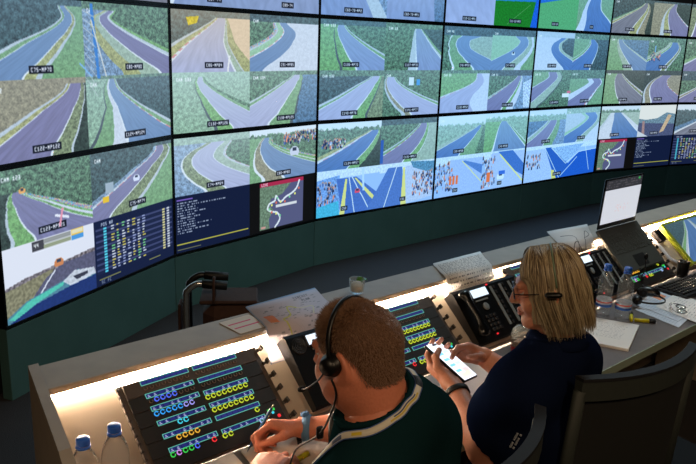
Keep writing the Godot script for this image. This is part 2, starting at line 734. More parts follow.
func onboard(x0: int, y0: int, x1: int, y1: int):
	var w := float(x1 - x0)
	var h := float(y1 - y0)
	rect(x0, y0, x1, y1, [222, 222, 232])
	var P := func(a): 
		var r := PackedVector2Array()
		for i in range(0, a.size(), 2):
			r.append(Vector2(x0 + a[i] * w, y0 + a[i + 1] * h))
		return r
	fill(P.call([0, .52, .2, .46, .55, .42, 1, .36, 1, .5, 0, .62]), [120, 112, 118], .6)
	fill(P.call([0, .56, .5, .46, .5, .8, 0, 1]), [132, 128, 104], .3)
	fill(P.call([.6, .44, 1, .42, 1, 1, .1, 1, .42, .56]), [92, 92, 116], .15)
	line(x0 + w * .52, y0 + h * .5, x0 + w * .33, y0 + h * .78, 2, [215, 218, 228])
	fill(P.call([0, .92, .2, .78, .62, .68, .78, .6, .98, .7, 1, .8, 1, 1, 0, 1]), [84, 130, 150], .1)
	fill(P.call([.02, .94, .22, .79, .62, .7, .6, .76, .3, .86, .08, .98]), [86, 190, 170], .1)
	fill(P.call([.6, .7, .74, .6, .98, .66, 1, .76, .7, .82]), [196, 200, 210], .15)
	fill(P.call([.72, .68, .9, .68, .9, .72, .76, .75]), [60, 62, 78])
	fill(P.call([.02, 1, .3, .87, .7, .8, 1, .78, 1, 1]), [36, 56, 112], .1)
	car(x0 + w * .57, y0 + h * .42, 8, [206, 132, 88])
	rect(x0 + w * .3, y0 + h * .02, x0 + w * .42, y0 + h * .14, [70, 70, 78])
	rect(x0 + w * .42, y0 + h * .02, x0 + w * .72, y0 + h * .07, [150, 152, 150])
	rect(x0 + w * .42, y0 + h * .09, x0 + w * .72, y0 + h * .14, [150, 156, 130])
	rect(x0 + w * .73, y0, x0 + w * .87, y0 + h * .08, [232, 190, 90])
	rect(x0 + w * .74, y0 + h * .02, x0 + w * .86, y0 + h * .06, [226, 216, 180])
	rect(x0 + w * .73, y0 + h * .09, x0 + w * .87, y0 + h * .15, [80, 150, 210])
	words_at(x0 + int(w * .32), y0 + int(h * .05), "44", [235, 235, 235])

func pit(x0: int, y0: int, x1: int, y1: int, way: int, cap: String):
	var w := float(x1 - x0)
	var h := float(y1 - y0)
	var P := func(a):
		var r := PackedVector2Array()
		for i in range(0, a.size(), 2):
			r.append(Vector2(x0 + a[i] * w, y0 + a[i + 1] * h))
		return r
	rect(x0, y0, x1, y1, [160, 190, 232])
	fill(P.call([0, 0, 1, 0, 1, .16, 0, .2]), [206, 222, 244], .15)
	if way == 0:       # straight with pit boxes, a red car
		fill(P.call([0, .2, .35, .12, .38, 1, 0, 1]), [120, 160, 215], .3)
		crowd(x0, y0 + h * .22, x0 + w * .3, y0 + h * .7, 60, 2.2)
		fill(P.call([.3, .2, .62, .2, 1.3, 1, .4, 1]), [76, 112, 182], .1)
		fill(P.call([.44, .22, .47, .22, .44, 1, .36, 1]), [226, 218, 130])
		line(x0 + w * .5, y0 + h * .2, x0 + w * .6, y1, 2, [220, 230, 244])
		line(x0 + w * .55, y0 + h * .2, x0 + w * .85, y1, 2, [220, 230, 244])
		fill(P.call([.58, .22, .61, .22, 1, .8, 1, .95]), [226, 218, 130])
		fill(P.call([0, .78, .34, .68, .36, 1, 0, 1]), [74, 178, 206], .15)
		car(x0 + w * .64, y0 + h * .54, 7, [232, 84, 110])
		line(x0 + w * .72, y0 + h * .05, x0 + w * .74, y0 + h * .5, 5, [190, 214, 240])
	elif way == 1:     # crowd beside the lane, seen the other way
		fill(P.call([.15, .1, .4, .1, .45, 1, -.2, 1]), [84, 120, 186], .1)
		line(x0 + w * .3, y0 + h * .1, x0 + w * .1, y1, 2, [220, 230, 244])
		fill(P.call([.42, .12, .45, .12, .5, 1, .4, 1]), [228, 220, 130])
		fill(P.call([.46, .1, .8, .1, 1, .9, .5, 1]), [186, 200, 226], .1)
		fill(P.call([.55, .0, 1, .05, 1, .35, .6, .15]), [90, 140, 170], .3)
		crowd(x0 + w * .6, y0 + h * .25, x0 + w * .98, y0 + h * .8, 100, 2.2)
	elif way == 2:     # pit lane with orange marshals on the left
		fill(P.call([.3, .1, 1, .1, 1, 1, .1, 1]), [170, 190, 228], .08)
		fill(P.call([.6, .14, 1, .3, 1, .55, .56, .16]), [90, 130, 190], .1)
		line(x0 + w * .55, y0 + h * .15, x1, y0 + h * .75, 2, [230, 224, 150])
		crowd(x0, y0 + h * .12, x0 + w * .36, y0 + h * .85, 90, 2.3)
		for i in 3:
			rect(x0 + w * (.3 + i * .07), y0 + h * .5, x0 + w * (.34 + i * .07), y0 + h * .72, [246, 120, 70])
	elif way == 3:
		fill(P.call([.2, .05, 1, .05, 1, 1, 0, 1]), [176, 194, 230], .08)
		fill(P.call([.35, .02, .7, .02, 1, .42, 1, .75, .8, .6]), [70, 116, 186], .1)
		line(x0 + w * .4, y0 + h * .1, x1, y0 + h * .9, 3, [232, 226, 140])
		crowd(x0, y0 + h * .1, x0 + w * .3, y0 + h * .9, 60, 2.5)
		rect(x0 + w * .12, y0 + h * .55, x0 + w * .2, y0 + h * .8, [246, 120, 70])
		car(x0 + w * .45, y0 + h * .72, 14, [220, 230, 245])
		rect(x0 + w * .4, y0 + h * .55, x0 + w * .55, y0 + h * .64, [60, 110, 200])
	else:              # whole-width pit exit in blue
		fill(P.call([0, .1, .26, .1, .45, 1, 0, 1]), [176, 196, 232], .12)
		fill(P.call([.25, .08, .34, .08, .6, .62, .5, 1, .42, 1]), [44, 96, 180], .08)
		fill(P.call([.34, .1, .8, .06, .62, .5, .56, .56]), [150, 184, 228], .3)
		fill(P.call([.6, .6, .74, .3, 1, .26, 1, 1, .5, 1]), [34, 92, 186], .1)
		for a in [[.25, .08, .48, 1], [.34, .1, .56, .6], [.56, .6, .74, .3], [.74, .3, 1, .26], [.5, .95, .72, .45], [.82, .06, .92, .9]]:
			line(x0 + a[0] * w, y0 + a[1] * h, x0 + a[2] * w, y0 + a[3] * h, 2, [206, 226, 246])
		fill(P.call([.36, .75, .4, .75, .44, 1, .38, 1]), [228, 214, 120])
		crowd(x0 + 4, y0 + h * .2, x0 + w * .2, y0 + h * .6, 40, 2.6)
	plate(x0 + int(w * .4), y1 - 14, cap)

func lawn(x0: int, y0: int, x1: int, y1: int, k: String, cap: String):
	var w := float(x1 - x0)
	var h := float(y1 - y0)
	var c: Array = PAL[k]
	fill(PackedVector2Array([Vector2(x0, y0), Vector2(x1, y0), Vector2(x1, y1), Vector2(x0, y1)]), c, c[3] * 1.6)
	if k == "L":
		fill(PackedVector2Array([Vector2(x0, y0), Vector2(x1, y0), Vector2(x1, y0 + h * .24), Vector2(x0, y0 + h * .3)]), [150, 140, 128], .2)
		fill(PackedVector2Array([Vector2(x0, y0 + h * .3), Vector2(x1, y0 + h * .24), Vector2(x1, y0 + h * .36), Vector2(x0, y0 + h * .42)]), [40, 120, 190], .15)
		fill(PackedVector2Array([Vector2(x1 - w * .06, y0 + h * .3), Vector2(x1, y0 + h * .3), Vector2(x1, y1), Vector2(x1 - w * .16, y1)]), [30, 96, 200], .2)
		line(x0 + w * .3, y1 - 4, x0 + w * .8, y0 + h * .45, 1, [120, 170, 110])
	if k == "m":
		fill(PackedVector2Array([Vector2(x0, y0), Vector2(x1, y0), Vector2(x0 + w * .7, y0 + h * .2), Vector2(x0, y0 + h * .38)]), [40, 110, 196], .15)
	plate(x0 + int(w * .36), y1 - 14, cap)

func sunset(x0: int, y0: int, x1: int, y1: int, cap: String):
	var w := float(x1 - x0)
	var h := float(y1 - y0)
	rect(x0, y0, x1, y1, [226, 222, 214])
	var hills := PackedVector2Array([Vector2(x0, y0 + h * .42), Vector2(x0 + w * .2, y0 + h * .46), Vector2(x0 + w * .5, y0 + h * .42), Vector2(x0 + w * .75, y0 + h * .24), Vector2(x1, y0 + h * .3), Vector2(x1, y1), Vector2(x0, y1)])
	fill(hills, [110, 136, 150], .4)
	fill(PackedVector2Array([Vector2(x0, y0 + h * .55), Vector2(x1, y0 + h * .62), Vector2(x1, y1), Vector2(x0, y1)]), [78, 86, 116], .25)
	fill(PackedVector2Array([Vector2(x0 + w * .1, y0 + h * .5), Vector2(x0 + w * .16, y0 + h * .5), Vector2(x0 + w * .2, y1), Vector2(x0 + w * .12, y1)]), [160, 130, 128], .1)
	fill(PackedVector2Array([Vector2(x0 + w * .8, y0 + h * .3), Vector2(x0 + w * .9, y0 + h * .34), Vector2(x0 + w * .72, y0 + h * .85), Vector2(x0 + w * .6, y0 + h * .9)]), [200, 172, 140], .2)
	fill(PackedVector2Array([Vector2(x0, y0 + h * .8), Vector2(x0 + w * .3, y1), Vector2(x0, y1)]), [200, 204, 210])
	plate(x0 + int(w * .36), y1 - 12, cap)

func picture(k: String) -> ImageTexture:
	px = PackedByteArray()
	px.resize(PW * PH * 3)
	px.fill(14)
	var F: Array = FEEDS[k]
	for i in 4:
		var mid: int = 148 if k[0] == "1" else (155 if k[0] == "2" else 160)
		var x := mid * (i % 2)
		var xe := mid if i % 2 == 0 else 320
		var y := 90 * (i / 2)
		var s: String = F[i]
		if s == "":
			continue
		if s.begins_with("!"):
			var a := s.substr(1).split(" ")
			match a[0]:
				"board": onboard(x, y, xe, y + 90)
				"table": timing_table(x, y, xe, y + 90)
				"term": terminal(x, y, xe, y + 90)
				"map": track_map(x + int(a[1]), y + 3, x + int(a[2]), y + 87)
				"pit": pit(x, y, x + 160, y + 90, int(a[1]), a[2])
				"pitwide": pit(x, y, x + 320, y + 90, 4, a[1])
				"lawn": lawn(x, y, x + 160, y + 90, a[1], a[2])
				"sun": sunset(x, y, x + 160, y + 90, a[1])
		else:
			feed(x, y, xe - x, 90, s)
	match k:
		"1b":
			var o := [70, 130, 200]
			line(164, 4, 172, 90, 5, o)                      # blue pole with its stay wires
			for i in 9:
				line(148, 10 + i * 10, 168, 18 + i * 12, 1, [190, 200, 205])
			line(163, 22, 186, 90, 2, [200, 206, 206])
			line(140, 74, 160, 90, 2, [130, 180, 225])
		"1c":
			car(36, 28, 5, [226, 170, 110])
			line(84, 66, 104, 72, 3, [226, 226, 236])
			line(96, 60, 90, 80, 3, [224, 150, 170])
			car(238, 46, 7, [214, 220, 240])
			rect(168, 60, 180, 68, [230, 190, 60])
			rect(174, 42, 190, 56, [160, 176, 190])
		"2b":
			fill(PackedVector2Array([Vector2(28, 10), Vector2(52, 8), Vector2(48, 18), Vector2(32, 22)]), [216, 190, 70], .2)
			line(112, 66, 108, 88, 3, [228, 226, 226])
		"2c":
			car(264, 46, 12, [200, 208, 226])
			crowd(236, 8, 318, 26, 90, 2)
		"3b":
			rect(230, 104, 244, 120, [214, 226, 238])
			rect(252, 108, 262, 120, [90, 160, 214])
		"3c":
			crowd(8, 30, 66, 44, 60, 2)
			rect(160, 40, 168, 88, [56, 96, 170])
		"4b":
			car(240, 54, 6, [206, 220, 236])
			fill(PackedVector2Array([Vector2(288, 120), Vector2(320, 110), Vector2(320, 178), Vector2(296, 178)]), [190, 206, 236], .4)
		"5b":
			rect(130, 148, 160, 158, [226, 230, 238])
			rect(150, 142, 166, 148, [220, 120, 140])
		"6b":
			crowd(168, 40, 214, 62, 40, 2)
			rect(188, 22, 193, 40, [120, 170, 210])
	var cast: float = {"1": .25, "2": .3, "3": .8, "4": 1.0, "5": 1.0, "6": .4, "7": .2}[k[0]]     # each panel's own blue cast
	for i in range(0, px.size(), 3):
		px[i] = int(px[i] * (1.0 - .16 * cast))
		px[i + 1] = int(px[i + 1] * (1.0 - .01 * cast))
		px[i + 2] = mini(255, int(px[i + 2] * (1.0 + .1 * cast)))
	var done := Image.create_from_data(PW, PH, false, Image.FORMAT_RGB8, px)
	done.resize(256, 144, Image.INTERPOLATE_LANCZOS)
	return ImageTexture.create_from_image(done)

# key: column then row (a top, b middle, c bottom); pictures in reading order
var FEEDS := {
	"1a": ["", "", "0 S t|0,.5,.1 .5,.4,.2 1,.2,.4|a|w6 g60 b20 t|w6 g60 b20 T|a0c0e0 .2||", "0 S o|0,.5,.1 .5,.6,.2 1,.8,.4|q|w6 o60 y|w6 o60 y|e0b090 .3||"],
	"1b": ["0 S t|.08,.78,.03 .22,.84,.05 .36,.76,.09 .55,.55,.17 .75,.34,.23 1,.08,.3|a|w5 g30 b26 t|w6 y30 b16 g|8fb4d8 .25|C75-MP70@.42|",
		"0 S T|.1,.3,.03 .2,.22,.05 .35,.32,.1 .55,.55,.17 .75,.82,.24 1,1.16,.32|p|w8 v60 y50 f|w8 b30 G40 T|a8c0e0 .2|C80-MP80@.46|CAM",
		"0 S d|.08,.88,.07 .2,.84,.1 .4,.68,.2 .7,.44,.33 1,.2,.45|p|w5 y24 b20 d|w4 e36 b5 x|c0b0d0 .12|C122-MP122@.4|122",
		"0 S T|.05,.28,.03 .2,.3,.06 .45,.44,.13 .75,.62,.27 1,.78,.42|a|w5 s30 g40 B8 u|k6 g24 b18 t|b8d0e8 .3|C124-MP124@.42|CAM"],
	"1c": ["0 S T|.3,.18,.03 .36,.2,.07 .5,.3,.16 .75,.48,.3 1,.72,.46|p|w4 G34 b7 x|w4 G16 s16 G12 c30 T|b0c0d8 .15|C123-MP121@.4|CAM 123",
		"0 S t|.06,.84,.05 .16,.82,.07 .35,.64,.11 .65,.34,.17 1,-.02,.24|p|k8 b14 f40 t|w8 e80 b22 g|c8d4e0 .2|C75-MP74@.44|CAM", "!board", "!table"],
	"2a": ["", "", "0 S g|0,.4,.2 1,.6,.7|z|w6 g|b8 g60 T|90a8c8 .3|C87-74@.46|", "0 S g|0,.3,.4 .6,.4,.7 1,.3,.9|z|w6 g|H20 g|a0b0d0 .35|C89-74@.46|"],
	"2b": ["0 S t|.1,.62,.05 .25,.56,.12 .5,.44,.25 .75,.38,.4 1,.34,.56|P|w4 k6 y30 b18 t|w4 v12 b3 y30 o|f4c89a .42|C86-MP84@.42|",
		"0 S t|.12,.46,.06 .28,.56,.1 .45,.5,.14 .7,.28,.22 1,-.1,.34|a|w6 k6 l60 b20 c30 T|s|c8dcf0 .2|C91-MP85@.44|CAM",
		"0 S u|.08,.34,.03 .2,.36,.06 .45,.54,.14 .75,.82,.27 1,1.1,.4|P|w4 G40 B9 u|w4 g30 T40 u|d8ecf0 .42|C132-MP126@.44|CAM 133",
		"0 S T|.08,.68,.05 .2,.6,.1 .5,.36,.22 .8,.08,.38 1,-.14,.48|P|w4 g20 b16 T|w5 g50 B7 H|d8e8f4 .3|C138-MP125@.4|CAM 134"],
	"2c": ["0 S u|.12,.56,.1 .25,.42,.14 .4,.36,.17 .6,.48,.24 .8,.72,.32 1,1,.4|P|w5 e46 w8 f|w5 v60 b14 k4 T|d8e4f0 .4|C74-MP64@.42|",
		".08 S T|.16,.24,.04 .28,.22,.07 .5,.34,.2 .75,.62,.4 1,1,.6|a|w5 d34 w7 g|w4 g20 w8 G28 c20 T|d0e0ec .22|C80-MP80@.4|", "!term", "!map 24 134"],
	"3a": ["", "", "0 S g|0,.1,.3 .5,.2,.5 1,.3,.6|z|w4 g|b30 f30 G|b0c8e8 .2|C60-73-MP2@.36|", "0 S s|0,.3,.6 1,.2,.8|z|s|H30 f|b8c4e0 .5|C60-73-MP1@.3|"],
	"3b": ["0 S t|.1,.3,.05 .25,.34,.1 .5,.5,.2 .75,.7,.32 1,.92,.44|z|w5 G36 B7 G|w5 g20 b16 T|98c8d8 .3|C136-MP70@.36|CAM 133",
		"0 S T|.1,.56,.05 .25,.6,.1 .5,.68,.18 .75,.78,.28 1,.88,.38|z|w6 b30 T|w6 b12 g20 t|98c8c8 .3|C137-MP70@.36|CAM 13",
		"0 S T|.12,.88,.06 .3,.74,.14 .55,.54,.24 .8,.3,.36 1,.12,.46|P|w5 g14 b20 t|w5 G34 B6 e|d0dcf0 .25|C140-MP76@.36|CAM 132",
		"0 S T|.14,.12,.06 .3,.16,.12 .55,.36,.25 .8,.66,.4 1,.96,.54|P|w4 d14 b10 T|w5 g16 b14 T|d0dcf0 .25|C141-MP77@.4|CAM"],
	"3c": [".1 S T|.2,.9,.06 .35,.78,.15 .6,.56,.26 .85,.28,.38 1,.08,.46|A|k5 s14 y34 T|w4 G30 x|d8e0ec .3|C134-MP57@.42|CAM 132",
		"0 S t|.12,.76,.06 .25,.72,.1 .5,.58,.18 .75,.36,.28 1,.08,.38|p|k6 g20 b14 T|w5 G30 w4 v|c8d8e8 .25|C131-MP57@.42|", "!pit 0 C50", "!pit 1 C51"],
	"4a": ["", "", "0 S s|0,.5,.9 .6,.5,.9 1,.6,1|P|o12 B|s|98a0c8 .5|C10-11-MP1@.36|", "!lawn L C11-12-MP2"],
	"4b": ["0 S t|.2,.56,.24 .3,.4,.16 .5,.42,.17 .7,.66,.3 1,1.06,.5|a|w6 g60 w8 T|w5 v|90bcd8 .28|C46-MP50@.36|CAM 46",
		"0 S t|.16,.66,.16 .28,.74,.12 .45,.66,.16 .7,.36,.26 1,-.06,.4|a|w5 l|w5 v50 s30 g|98c4e0 .25|C47-MP50@.36|CAM",
		"0 S T|.08,.78,.05 .25,.8,.1 .4,.68,.18 .6,.4,.34 .8,.22,.5 1,.2,.62|P|k4 b10 w6 G|s|c8d0ec .25|C130-MP52@.36|CAM 50",
		"0 S t|.14,.7,.04 .3,.62,.1 .55,.42,.22 .8,.18,.34 1,-.04,.44|p|k4 v12 b8 T|w6 G16 s30 f|c8d0e8 .25|C131-MP52@.36|CAM 51"],
	"4c": [".2 S u|.28,.88,.03 .45,.72,.12 .7,.44,.27 1,.1,.44|A|w5 v50 u|w5 g60 T|c8e0f0 .4|C39-MP38@.36|CAM",
		".1 S u|.22,.42,.06 .4,.46,.18 .7,.54,.34 1,.62,.5|a|w6 G|w5 g12 w5 u|b0dce4 .35|C40-MP38@.36|CAM", "!pit 2 C52", "!pit 3 C53"],
	"5a": ["", "", "!lawn m C13-14", "0 S g|0,.5,.14 .4,.46,.24 .7,.6,.42 1,.7,.6|A|s30 g|w8 g|88b0e0 .2|C14@.4|"],
	"5b": ["0 S b|.14,.7,.08 .3,.52,.1 .5,.52,.14 .75,.78,.26 1,1.1,.4|A|w5 s|w6 v50 t|a8cce8 .3|C28-MP29@.36|CAM",
		"0 S T|.14,.52,.06 .3,.58,.13 .55,.48,.22 .8,.28,.36 1,.12,.48|A|k4 b8 G20 w6 g|w6 t|98c4e4 .25|C29-MP29@.36|CAM",
		"0 S T|.06,.5,.12 .2,.52,.14 .35,.36,.2 .55,.1,.28 .8,-.2,.34 1,-.44,.36|p|w4 b8 g|w4 v60 B8 T|c0d0e0 .25|C126-MP54@.5|CAM 50",
		"0 S T|.24,.74,.14 .36,.8,.14 .55,.62,.2 .8,.36,.32 1,.14,.42|p|w4 s80 g|k5 w10 B4 g|b0c0e0 .25|C127-MP54@.36|CAM 51"],
	"5c": [".12 S u|.3,.66,.1 .5,.56,.16 .75,.38,.24 1,.16,.32|p|w5 v40 b20 H|w5 g60 f|b0d0ec .35|C41-MP40@.4|CAM",
		"0 S u|.16,.7,.2 .3,.8,.16 .5,.66,.22 .75,.32,.3 1,.02,.4|A|w4 l40 b|w5 v40 s|c0dcf0 .35|C42-MP40@.4|CAM", "!pitwide C54-MP42", ""],
	"6a": ["", "", "0 S t|.1,.8,.03 .25,.74,.1 .5,.52,.22 .8,.24,.36 1,.06,.46|q|w4 y20 b8 g20 t|w4 y30 b8 d30 x|b0a898 .2|C25-MP21@.36|CAM", "0 S t|.06,.58,.04 .25,.52,.1 .5,.6,.22 .8,.78,.36 1,.92,.46|p|w4 y30 b20 d|k4 b8 x|a8a8a0 .2|C26-MP21@.36|"],
	"6b": ["0 S T|.1,.26,.05 .25,.32,.09 .5,.52,.2 .75,.76,.3 1,1,.42|a|w5 v40 g|w5 g6 b10 H|b0c8c8 .3|C58-MP30@.4|CAM",
		"0 S T|.12,.7,.08 .3,.7,.16 .55,.5,.26 .8,.22,.38 1,.02,.46|A|w5 G20 b10 v40 T|w5 e16 b8 T|a0c8dc .25|C59-MP30@.36|CAM",
		"0 S x|.1,.34,.06 .25,.36,.14 .5,.48,.26 .75,.64,.38 1,.84,.5|q|w4 g|w4 e20 k4 b10 x|c8bcc0 .25|C60-MP41@.4|CAM",
		"0 S x|.14,.6,.14 .3,.46,.2 .5,.44,.3 .75,.58,.46 1,.76,.6|p|w5 d20 b8 x|k4 d|b8b0c8 .2|C61-MP41@.34|CAM"],
	"6c": [".1 S T|.2,.42,.1 .4,.5,.2 .7,.6,.36 1,.72,.52|A|s60 b16 u|w8 s30 v|b0ccd8 .35|C62-MP33@.3|", "!sun C63-MP33", "!map 8 120", "!term"],
	"7a": ["", "", "0 S t|.1,.3,.1 1,.5,.5|p|w5 e|w5 g|a0a0b0 .2|C64@.4|", "0 S t|.1,.3,.1 1,.5,.5|p|w5 e|w5 g|a0a0b0 .2|C65@.4|"],
	"7b": ["0 S T|.3,.7,.1 .6,.5,.26 1,.2,.5|p|w5 b10 g40 T|w5 v|b0c0c8 .25|C66-MP44@.4|CAM", "0 S T|.2,.4,.1 1,.6,.5|p|w5 g|w5 g|b0c0c8 .25|C67@.4|",
		"0 S t|.3,.8,.1 .6,.6,.26 1,.3,.5|p|w5 d16 b14 T|w5 d|b0b0c0 .25|C68-MP45@.4|CAM", "0 S t|.2,.4,.1 1,.6,.5|p|w5 g|w5 g|b0b0c0 .25|C69@.4|"],
	"7c": [".16 S t|.3,1,.1 .5,.9,.3 1,.5,.66|q|w5 b10 H40 t|w5 v|b8c4cc .3|C70-MP46@.4|", "0 S T|.2,.4,.1 1,.6,.5|p|w5 g|w5 g|b0c0c8 .25|C71@.4|", "!table", "!term"],
}

# ---------------------------------------------------------------- the room
const KX := [-1.638, -1.129, -0.271, 0.7705, 1.808, 2.852, 4.041, 5.306]
const KZ := [-3.319, -4.629, -5.741, -6.684, -7.631, -8.571, -9.321, -9.932]

func knee(i: int) -> Vector3:
	return Vector3(KX[i], 0, KZ[i])

func wall_frame(i: int) -> Transform3D:
	var a := knee(i)
	var b := knee(i + 1)
	var x := (b - a).normalized()
	return Transform3D(Basis(x, UP, Vector3(-x.z, 0, x.x)), (a + b) * 0.5)

func build_room():
	var carpet := grain(Color(0.15, 0.145, 0.15), Color(0.29, 0.28, 0.285), 0.25, 0.95, 2.0, 256, 3.0)
	var dark := mat(Color(0.1, 0.1, 0.105), 0.9)
	struct("floor", box_mesh(Vector3(1.9, -0.05, -3.3), Vector3(11, 0.1, 15.4)), carpet, "dark grey carpet floor running under the desk to the video wall", "floor")
	struct("ceiling", box_mesh(Vector3(1.9, 3.35, -3.3), Vector3(11, 0.1, 15.4)), mat(Color(0.3, 0.3, 0.3), 0.9), "dim ceiling of the control room", "ceiling")
	struct("wall_back", box_mesh(Vector3(1.9, 1.65, 3.9), Vector3(10, 3.3, 0.1)), dark, "dark wall behind the operators")
	struct("wall_right", box_mesh(Vector3(6.6, 1.65, -3.2), Vector3(0.1, 3.3, 14.4)), dark, "dark wall at the far end of the room")
	var left := MB.new()
	left.xf = Transform3D(Basis(UP, 0.06), Vector3(-1.76, 0, 0.3))
	left.box(Vector3(0.12, 1.65, 0), Vector3(0.1, 3.3, 7.4))
	struct("wall_left", left.done(), mat(Color(0.035, 0.035, 0.035), 0.8), "black wall that meets the near end of the video wall")
	# the wall that carries the screens
	var w := Node3D.new()
	w.name = "wall_front"
	add_child(w)
	tag(w, "faceted dark green wall that carries the curved bank of screens", "wall", "", "structure")
	var green := grain(Color(0.27, 0.42, 0.405), Color(0.3, 0.455, 0.44), 0.02, 0.75, 0.0, 256, 0.6)
	for i in 7:
		var f := wall_frame(i)
		var wd := knee(i).distance_to(knee(i + 1))
		obj("base_panel", box_mesh(Vector3(0, 0.186, -0.03), Vector3(wd - 0.003, 0.372, 0.06), 0.002), green, w, f)
		obj("backing", box_mesh(Vector3(0, 1.65, -0.14), Vector3(wd + 0.1, 3.3, 0.06)), dark, w, f)
		obj("header_panel", box_mesh(Vector3(0, 3.03, -0.03), Vector3(wd - 0.003, 0.55, 0.06), 0.002), dark, w, f)

const SCREEN_LABELS := {
	"1a": "cropped wall display above the one with the tall blue pole", "1b": "four-way wall display with a tall blue pole and road running off below a wood",
	"1c": "wall display with a cockpit view and a timing table under two track views", "2a": "cropped wall display above the one tinted orange by low sun",
	"2b": "four-way wall display with an orange sunlit road and a wide pale run-off bend", "2c": "wall display with dark text lines beside a large track map above green panelling",
	"3a": "cropped wall display showing blue road beside bright grass, above four straight woodland roads", "3b": "four-way wall display of straight woodland roads with white tents in one corner",
	"3c": "wall display with a pit straight, a red car and crowded garages along its bottom", "4a": "cropped wall display with a plain grey picture beside a dark green lawn",
	"4b": "four-way wall display with two blue hairpins round pale lawns", "4c": "wall display with orange marshals on two pit-lane pictures", "5a": "cropped wall display with a pale green lawn beside a bright blue road",
	"5b": "four-way wall display with sand run-off and deep blue bends", "5c": "wall display with one wide blue pit-exit picture filling its bottom half",
	"6a": "cropped wall display with two grey-violet roads between brown verges", "6b": "four-way wall display with a dark violet bend under a blue woodland road",
	"6c": "wall display with a hazy mountain sky picture above a small track map", "7a": "cropped top display at the far end of the video wall", "7b": "four-way display at the far end of the video wall, cut by the frame",
	"7c": "display at the far end of the bottom row with a timing table"}

func build_screens():
	var black := mat(Color(0.012, 0.012, 0.014), 0.45)
	var tops := [2.745, 1.955, 1.165]
	for i in 7:
		var f := wall_frame(i)
		var wd := knee(i).distance_to(knee(i + 1))
		var sum := Vector3.ZERO
		for r in 3:
			var key := "%d%s" % [i + 1, "abc"[r]]
			var h: float = 0.79 if r < 2 else 0.785
			var t := thing("wall_display", SCREEN_LABELS[key], "display", f * Transform3D(Basis.IDENTITY, Vector3(0, tops[r] - h, 0)), "displays of the video wall")
			var bx := 0.0105
			var by := 0.0155
			var b := MB.new()
			b.box(Vector3(0, h - by * .5, -0.03), Vector3(wd - .002, by, .07), .001)
			b.box(Vector3(0, by * .5, -0.03), Vector3(wd - .002, by, .07), .001)
			for s in [-1, 1]:
				b.box(Vector3(s * (wd * .5 - .001 - bx * .5), h * .5, -0.03), Vector3(bx, h - by * 2, .07), .001)
			b.box(Vector3(0, h * .5, -0.05), Vector3(wd - .01, h - .01, .03))
			obj("bezel", b.done(), black, t)
			var x := wd * .5 - .001 - bx
			var p := MB.new()
			p.picture(Vector3(-x, h - by, 0), Vector3(x, h - by, 0), Vector3(x, by, 0), Vector3(-x, by, 0))
			var im := picture(key)
			obj("screen", p.done(), screen_mat(im, SCREEN_GLOW), t)
			var small: Image = im.get_image().duplicate()
			small.resize(1, 1, Image.INTERPOLATE_LANCZOS)
			var c := small.get_pixel(0, 0).srgb_to_linear()
			sum += Vector3(c.r, c.g, c.b)
		var l := AreaLight3D.new()
		l.name = "screen_glow_light"
		l.area_size = Vector2(wd - .04, 2.3)
		l.light_energy = SCREEN_LIGHT * sum.length() / 3.0
		sum = sum / sum[sum.max_axis_index()]
		l.light_color = Color(sum.x, sum.y, sum.z).linear_to_srgb()
		l.shadow_enabled = true
		add_child(l, true)
		l.transform = f * Transform3D(Basis(UP, PI), Vector3(0, 1.56, 0.02))

# ---------------------------------------------------------------- the desk
func s_left(t: float) -> float:
	return -0.002 - 0.2 * t

